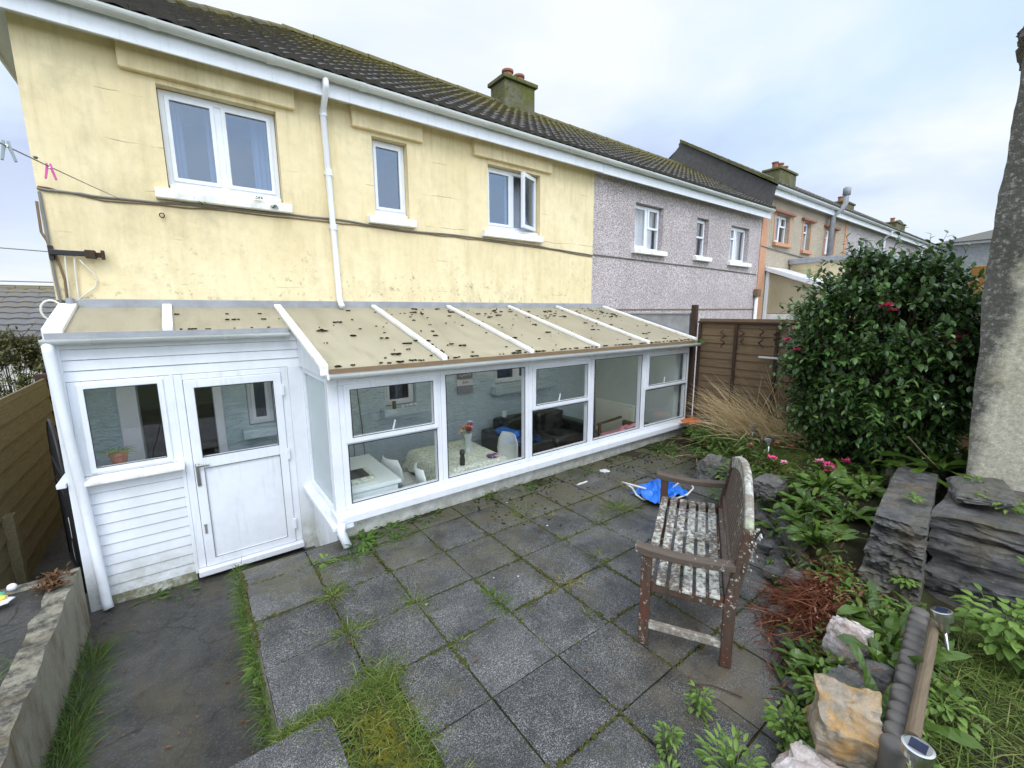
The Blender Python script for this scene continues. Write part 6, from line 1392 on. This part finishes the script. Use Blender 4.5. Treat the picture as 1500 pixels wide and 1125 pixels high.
# tangled low growth over bank and bed: nobody could count it
def tangle(n, mat, name, fn, L0, L1, W0, seed):
    mb = MB(); r_ = random.Random(seed); k = 0
    while k < n:
        x = r_.uniform(1.6, 6.3); y = r_.uniform(-.6, 3.5)
        if not fn(x, y): continue
        k += 1; a = r_.uniform(0, 6.283); l_ = r_.uniform(L0, L1); z = bed_h(x, y) + abs(r_.gauss(0, .045))
        mb.leaf((x, y, z), (math.cos(a), math.sin(a), r_.uniform(-.3, .9)), (0, 0, 1), l_, W0 * l_ * r_.uniform(.7, 1.3), r_.uniform(.2, 1.6), 3, .25, .004)
    return struct(name, mb, M[mat], (3.8, 1.2, .3), kind='stuff')
bank = lambda x, y: -.02 < bdist(x, y) < .42 and x > 2.3
bed2 = lambda x, y: bdist(x, y) > .1 and x > 3.5 and y > .9 and noise.noise(Vector((x * 2, y * 2, 12))) > -.1
front = lambda x, y: 0 < bdist(x, y) and x < 3.5 and (y > .12 + .10 * (x - 1.9)) and noise.noise(Vector((x * 4, y * 4, 3))) > -.15
tangle(900, 'fern', 'bank_foliage', bank, .05, .17, .24, 1); tangle(800, 'dead_leaf', 'bank_litter', bank, .02, .06, .3, 2); tangle(1500, 'weed', 'bed_foliage', bed2, .03, .10, .32, 3); tangle(500, 'dead_leaf', 'bed_litter', bed2, .02, .05, .4, 4)
tangle(700, 'weed_light', 'front_foliage', front, .025, .07, .42, 5); tangle(600, 'dead_leaf', 'front_litter', front, .02, .06, .3, 6); tangle(500, 'fern', 'front_fern_leaves', front, .05, .14, .22, 7)
mb = MB(); r9 = random.Random(77)
for k in range(420):
    if k < 130: x = r9.choice((-.80, .10)) + r9.gauss(0, .07); y = r9.uniform(2.2, 4.7); z = -.425 - .11 * (y - 1.8) / 3.2
    elif k < 160: x = r9.uniform(-.7, .1); y = r9.uniform(2.2, 4.7); z = -.425 - .11 * (y - 1.8) / 3.2
    else:
        x = r9.uniform(.3, 5.5); y = r9.uniform(1.0, 3.7); z = .004
        if bdist(x, y) > 0 or (bdist(x, y) < -.5 and r9.random() < .75): continue
    a = r9.uniform(0, 6.28); mb.leaf((x, y, z + .004), (math.cos(a), math.sin(a), .1), (0, 0, 1), r9.uniform(.012, .045), r9.uniform(.008, .022), .1, 2, .3)
struct('leaf_litter', mb, M['dead_leaf'], (1, 2.5, 0), kind='stuff')
# broad-leaved weeds
def weed(x, y, z, n, L_, W_, label, mat='weed', h=.0, spread=.05, grp='leafy weeds'):
    mb = MB()
    for k in range(n):
        a = k * 2.4 + rnd.uniform(-.4, .4); r_ = spread * math.sqrt(rnd.random()); b = Vector((x + r_ * math.cos(a), y + r_ * math.sin(a), z + h * rnd.random()))
        mb.leaf(b, (math.cos(a), math.sin(a), rnd.uniform(.1, 1.0)), (0, 0, 1), L_ * rnd.uniform(.6, 1.2), W_ * rnd.uniform(.7, 1.2), rnd.uniform(.4, 1.4), 3, .2)
        if h and k % 3 == 0: mb.tube([(x + rnd.uniform(-1, 1) * spread * .3, y, z), b], .002, 4, False)
    return single('leafy_weed', mb, M[mat], label, 'weed', (x, y, z), grp)
W = [(1.06, 3.62, -.01, 60, .09, .03, 'dark leafy weed at the foot of the corner rain pipe', 'weed', .03, .11), (1.34, 3.68, -.01, 42, .08, .026, 'leafy weed under the first conservatory window', 'weed', .02, .13), (1.72, 3.70, -.01, 34, .07, .022, 'low weed row below the cabinet window', 'weed', .02, .16), (2.9, 3.70, -.01, 40, .08, .024, 'weed at the sill right of the tall tuft', 'weed', .02, .16), (3.8, 3.66, -.01, 40, .08, .022, 'weed at the sill under the sofa window', 'weed', .02, .2), (5.4, 3.5, .0, 60, .10, .03, 'weed by the last conservatory window', 'weed', .05, .2),
     (.72, 3.52, -.01, 30, .06, .022, 'small weed in front of the low side wall', 'weed_light', .01, .07), (.15, 4.62, -.56, 0, .1, .03, '', 'weed', 0, .1), (-.28, 4.74, -.55, 46, .10, .03, 'dark weed at the foot of the porch cladding', 'weed', .02, .13), (-.48, 4.76, -.55, 26, .14, .02, 'grassy weed by the rain pipe of the porch', 'grass_dark', .02, .05), (.17, 2.9, -.28, 26, .09, .035, 'broad leaf weed hanging on the patio edge', 'weed_light', .03, .06),
     (5.5, 2.85, .28, 120, .12, .034, 'bushy green weed patch behind the bench end', 'weed', .10, .28), (5.0, 2.62, .24, 70, .10, .03, 'weed around the rough grey rock', 'weed', .05, .2), (5.9, 3.2, .22, 90, .11, .03, 'weed patch at the fence foot below the orange tray', 'weed', .08, .25), (4.5, 1.98, .30, 90, .09, .026, 'weed mat on the lip of the bank behind the bench', 'weed', .03, .3), (4.3, 2.05, .1, 40, .1, .028, 'weed growing under the far arm of the bench', 'weed', .04, .14),
     (1.58, .92, 0, 46, .045, .014, 'small leafy seedling on the near slabs', 'weed_light', .12, .04), (1.86, .93, 0, 56, .045, .014, 'leafy seedling growing from the slab joint below the bench leg', 'weed_light', .14, .05), (1.42, .82, 0, 60, .045, .014, 'leafy shoot at the bottom edge of the patio', 'weed_light', .12, .05), (1.66, .66, .02, 150, .055, .016, 'weed patch at the bottom edge beside the ochre stone', 'weed_light', .14, .13), (1.80, .60, .05, 0, .1, .03, '', 'weed', 0, .1), (2.02, .58, .08, 170, .04, .02, 'clover like weed at the left of the ochre stone', 'weed_light', .10, .10), (2.35, .58, .1, 60, .06, .022, 'weed between bracken and the small grey stone', 'weed_light', .10, .10), (2.55, .70, .06, 40, .10, .03, 'weed in the litter behind the near bench leg', 'weed', .05, .1), (2.75, .50, .2, 40, .07, .024, 'weed curling in front of the white stone', 'weed_light', .03, .1),
     (3.25, .06, .25, 150, .075, .040, 'light green round leaved weed hanging on the stone wall', 'weed_light', .22, .17), (3.2, -.16, .28, 140, .07, .038, 'round leaved weed at the right edge of the lawn', 'weed_light', .16, .18), (3.50, .50, .28, 30, .05, .028, 'small bright plant in a crack of the stone wall', 'weed_light', .04, .05), (3.78, .02, .52, 20, .05, .025, 'tiny plant in the face of the stone wall', 'weed_light', .03, .04), (4.35, .18, .68, 60, .06, .026, 'moss like plant at the foot of the pillar', 'weed_light', .03, .13), (4.72, .36, .68, 30, .06, .026, 'small plant between loose stone and pillar', 'weed_light', .04, .06), (4.05, .60, .65, 14, .06, .03, 'little plant on the top of the wall end block', 'weed_light', .03, .03),
     (2.55, .18, .24, 60, .05, .024, 'clover patch beside the wooden pole', 'weed_light', .05, .12), (6.36, 3.66, 1.50, 60, .10, .012, 'yellow green plant sprouting from the end of the gutter', 'weed_light', .06, .10), (5.3, .80, .75, 110, .10, .022, 'fine leaved plant standing behind the stone wall', 'weed', .32, .16)]
for x, y, z, n, l_, w_, lab, m, h, s in W:
    if n: weed(x, y, max(z, bed_h(x, y) if bdist(x, y) > .05 and z < .5 else z), n, l_, w_, lab, m, h, s)
# twigs and litter
single('twig', MB().tube([(1.93, 1.02, .012), (1.99, 1.03, .02), (2.06, .98, .012), (2.10, .90, .010), (2.12, .84, .012)], .0035, 5), M['bark'], 'bent dark twig on the slabs beside the rear bench leg', 'twig', (2.0, 1, .01)); single('twig', MB().tube([(5.0, .62, .66), (4.7, .70, .85), (4.5, .76, 1.0)], .006, 5), M['pole'], 'thin dead stem leaning over the stone wall', 'twig', (5, .62, .66))
single('paper_scrap', MB().blob((3.55, 3.35, .004), .09, .02, .006, 2, .4, 2, 2), M['rope'], 'long white scrap lying on slabs below the sofa window', 'scrap', (3.55, 3.35, 0)); single('paper_scrap', MB().blob((4.05, 3.45, .006), .06, .05, .01, 4, .5, 2, 2), M['rope'], 'white scrap on the slabs near the fourth window', 'scrap', (4.05, 3.45, 0))
mb = MB(); r7 = random.Random(2)
for k in range(380):
    x = r7.uniform(2.2, 6.1); y = 3.75 - abs(r7.gauss(0, .35)) - max(0, (x - 4)) * r7.random() * .35
    mb.blob((x, y, .002), r7.uniform(.005, .015), r7.uniform(.005, .015), r7.uniform(.003, .007), k, .5, 2, 1)
struct('fallen_moss', mb, M['moss_clump'], (4, 3.4, 0), kind='stuff')
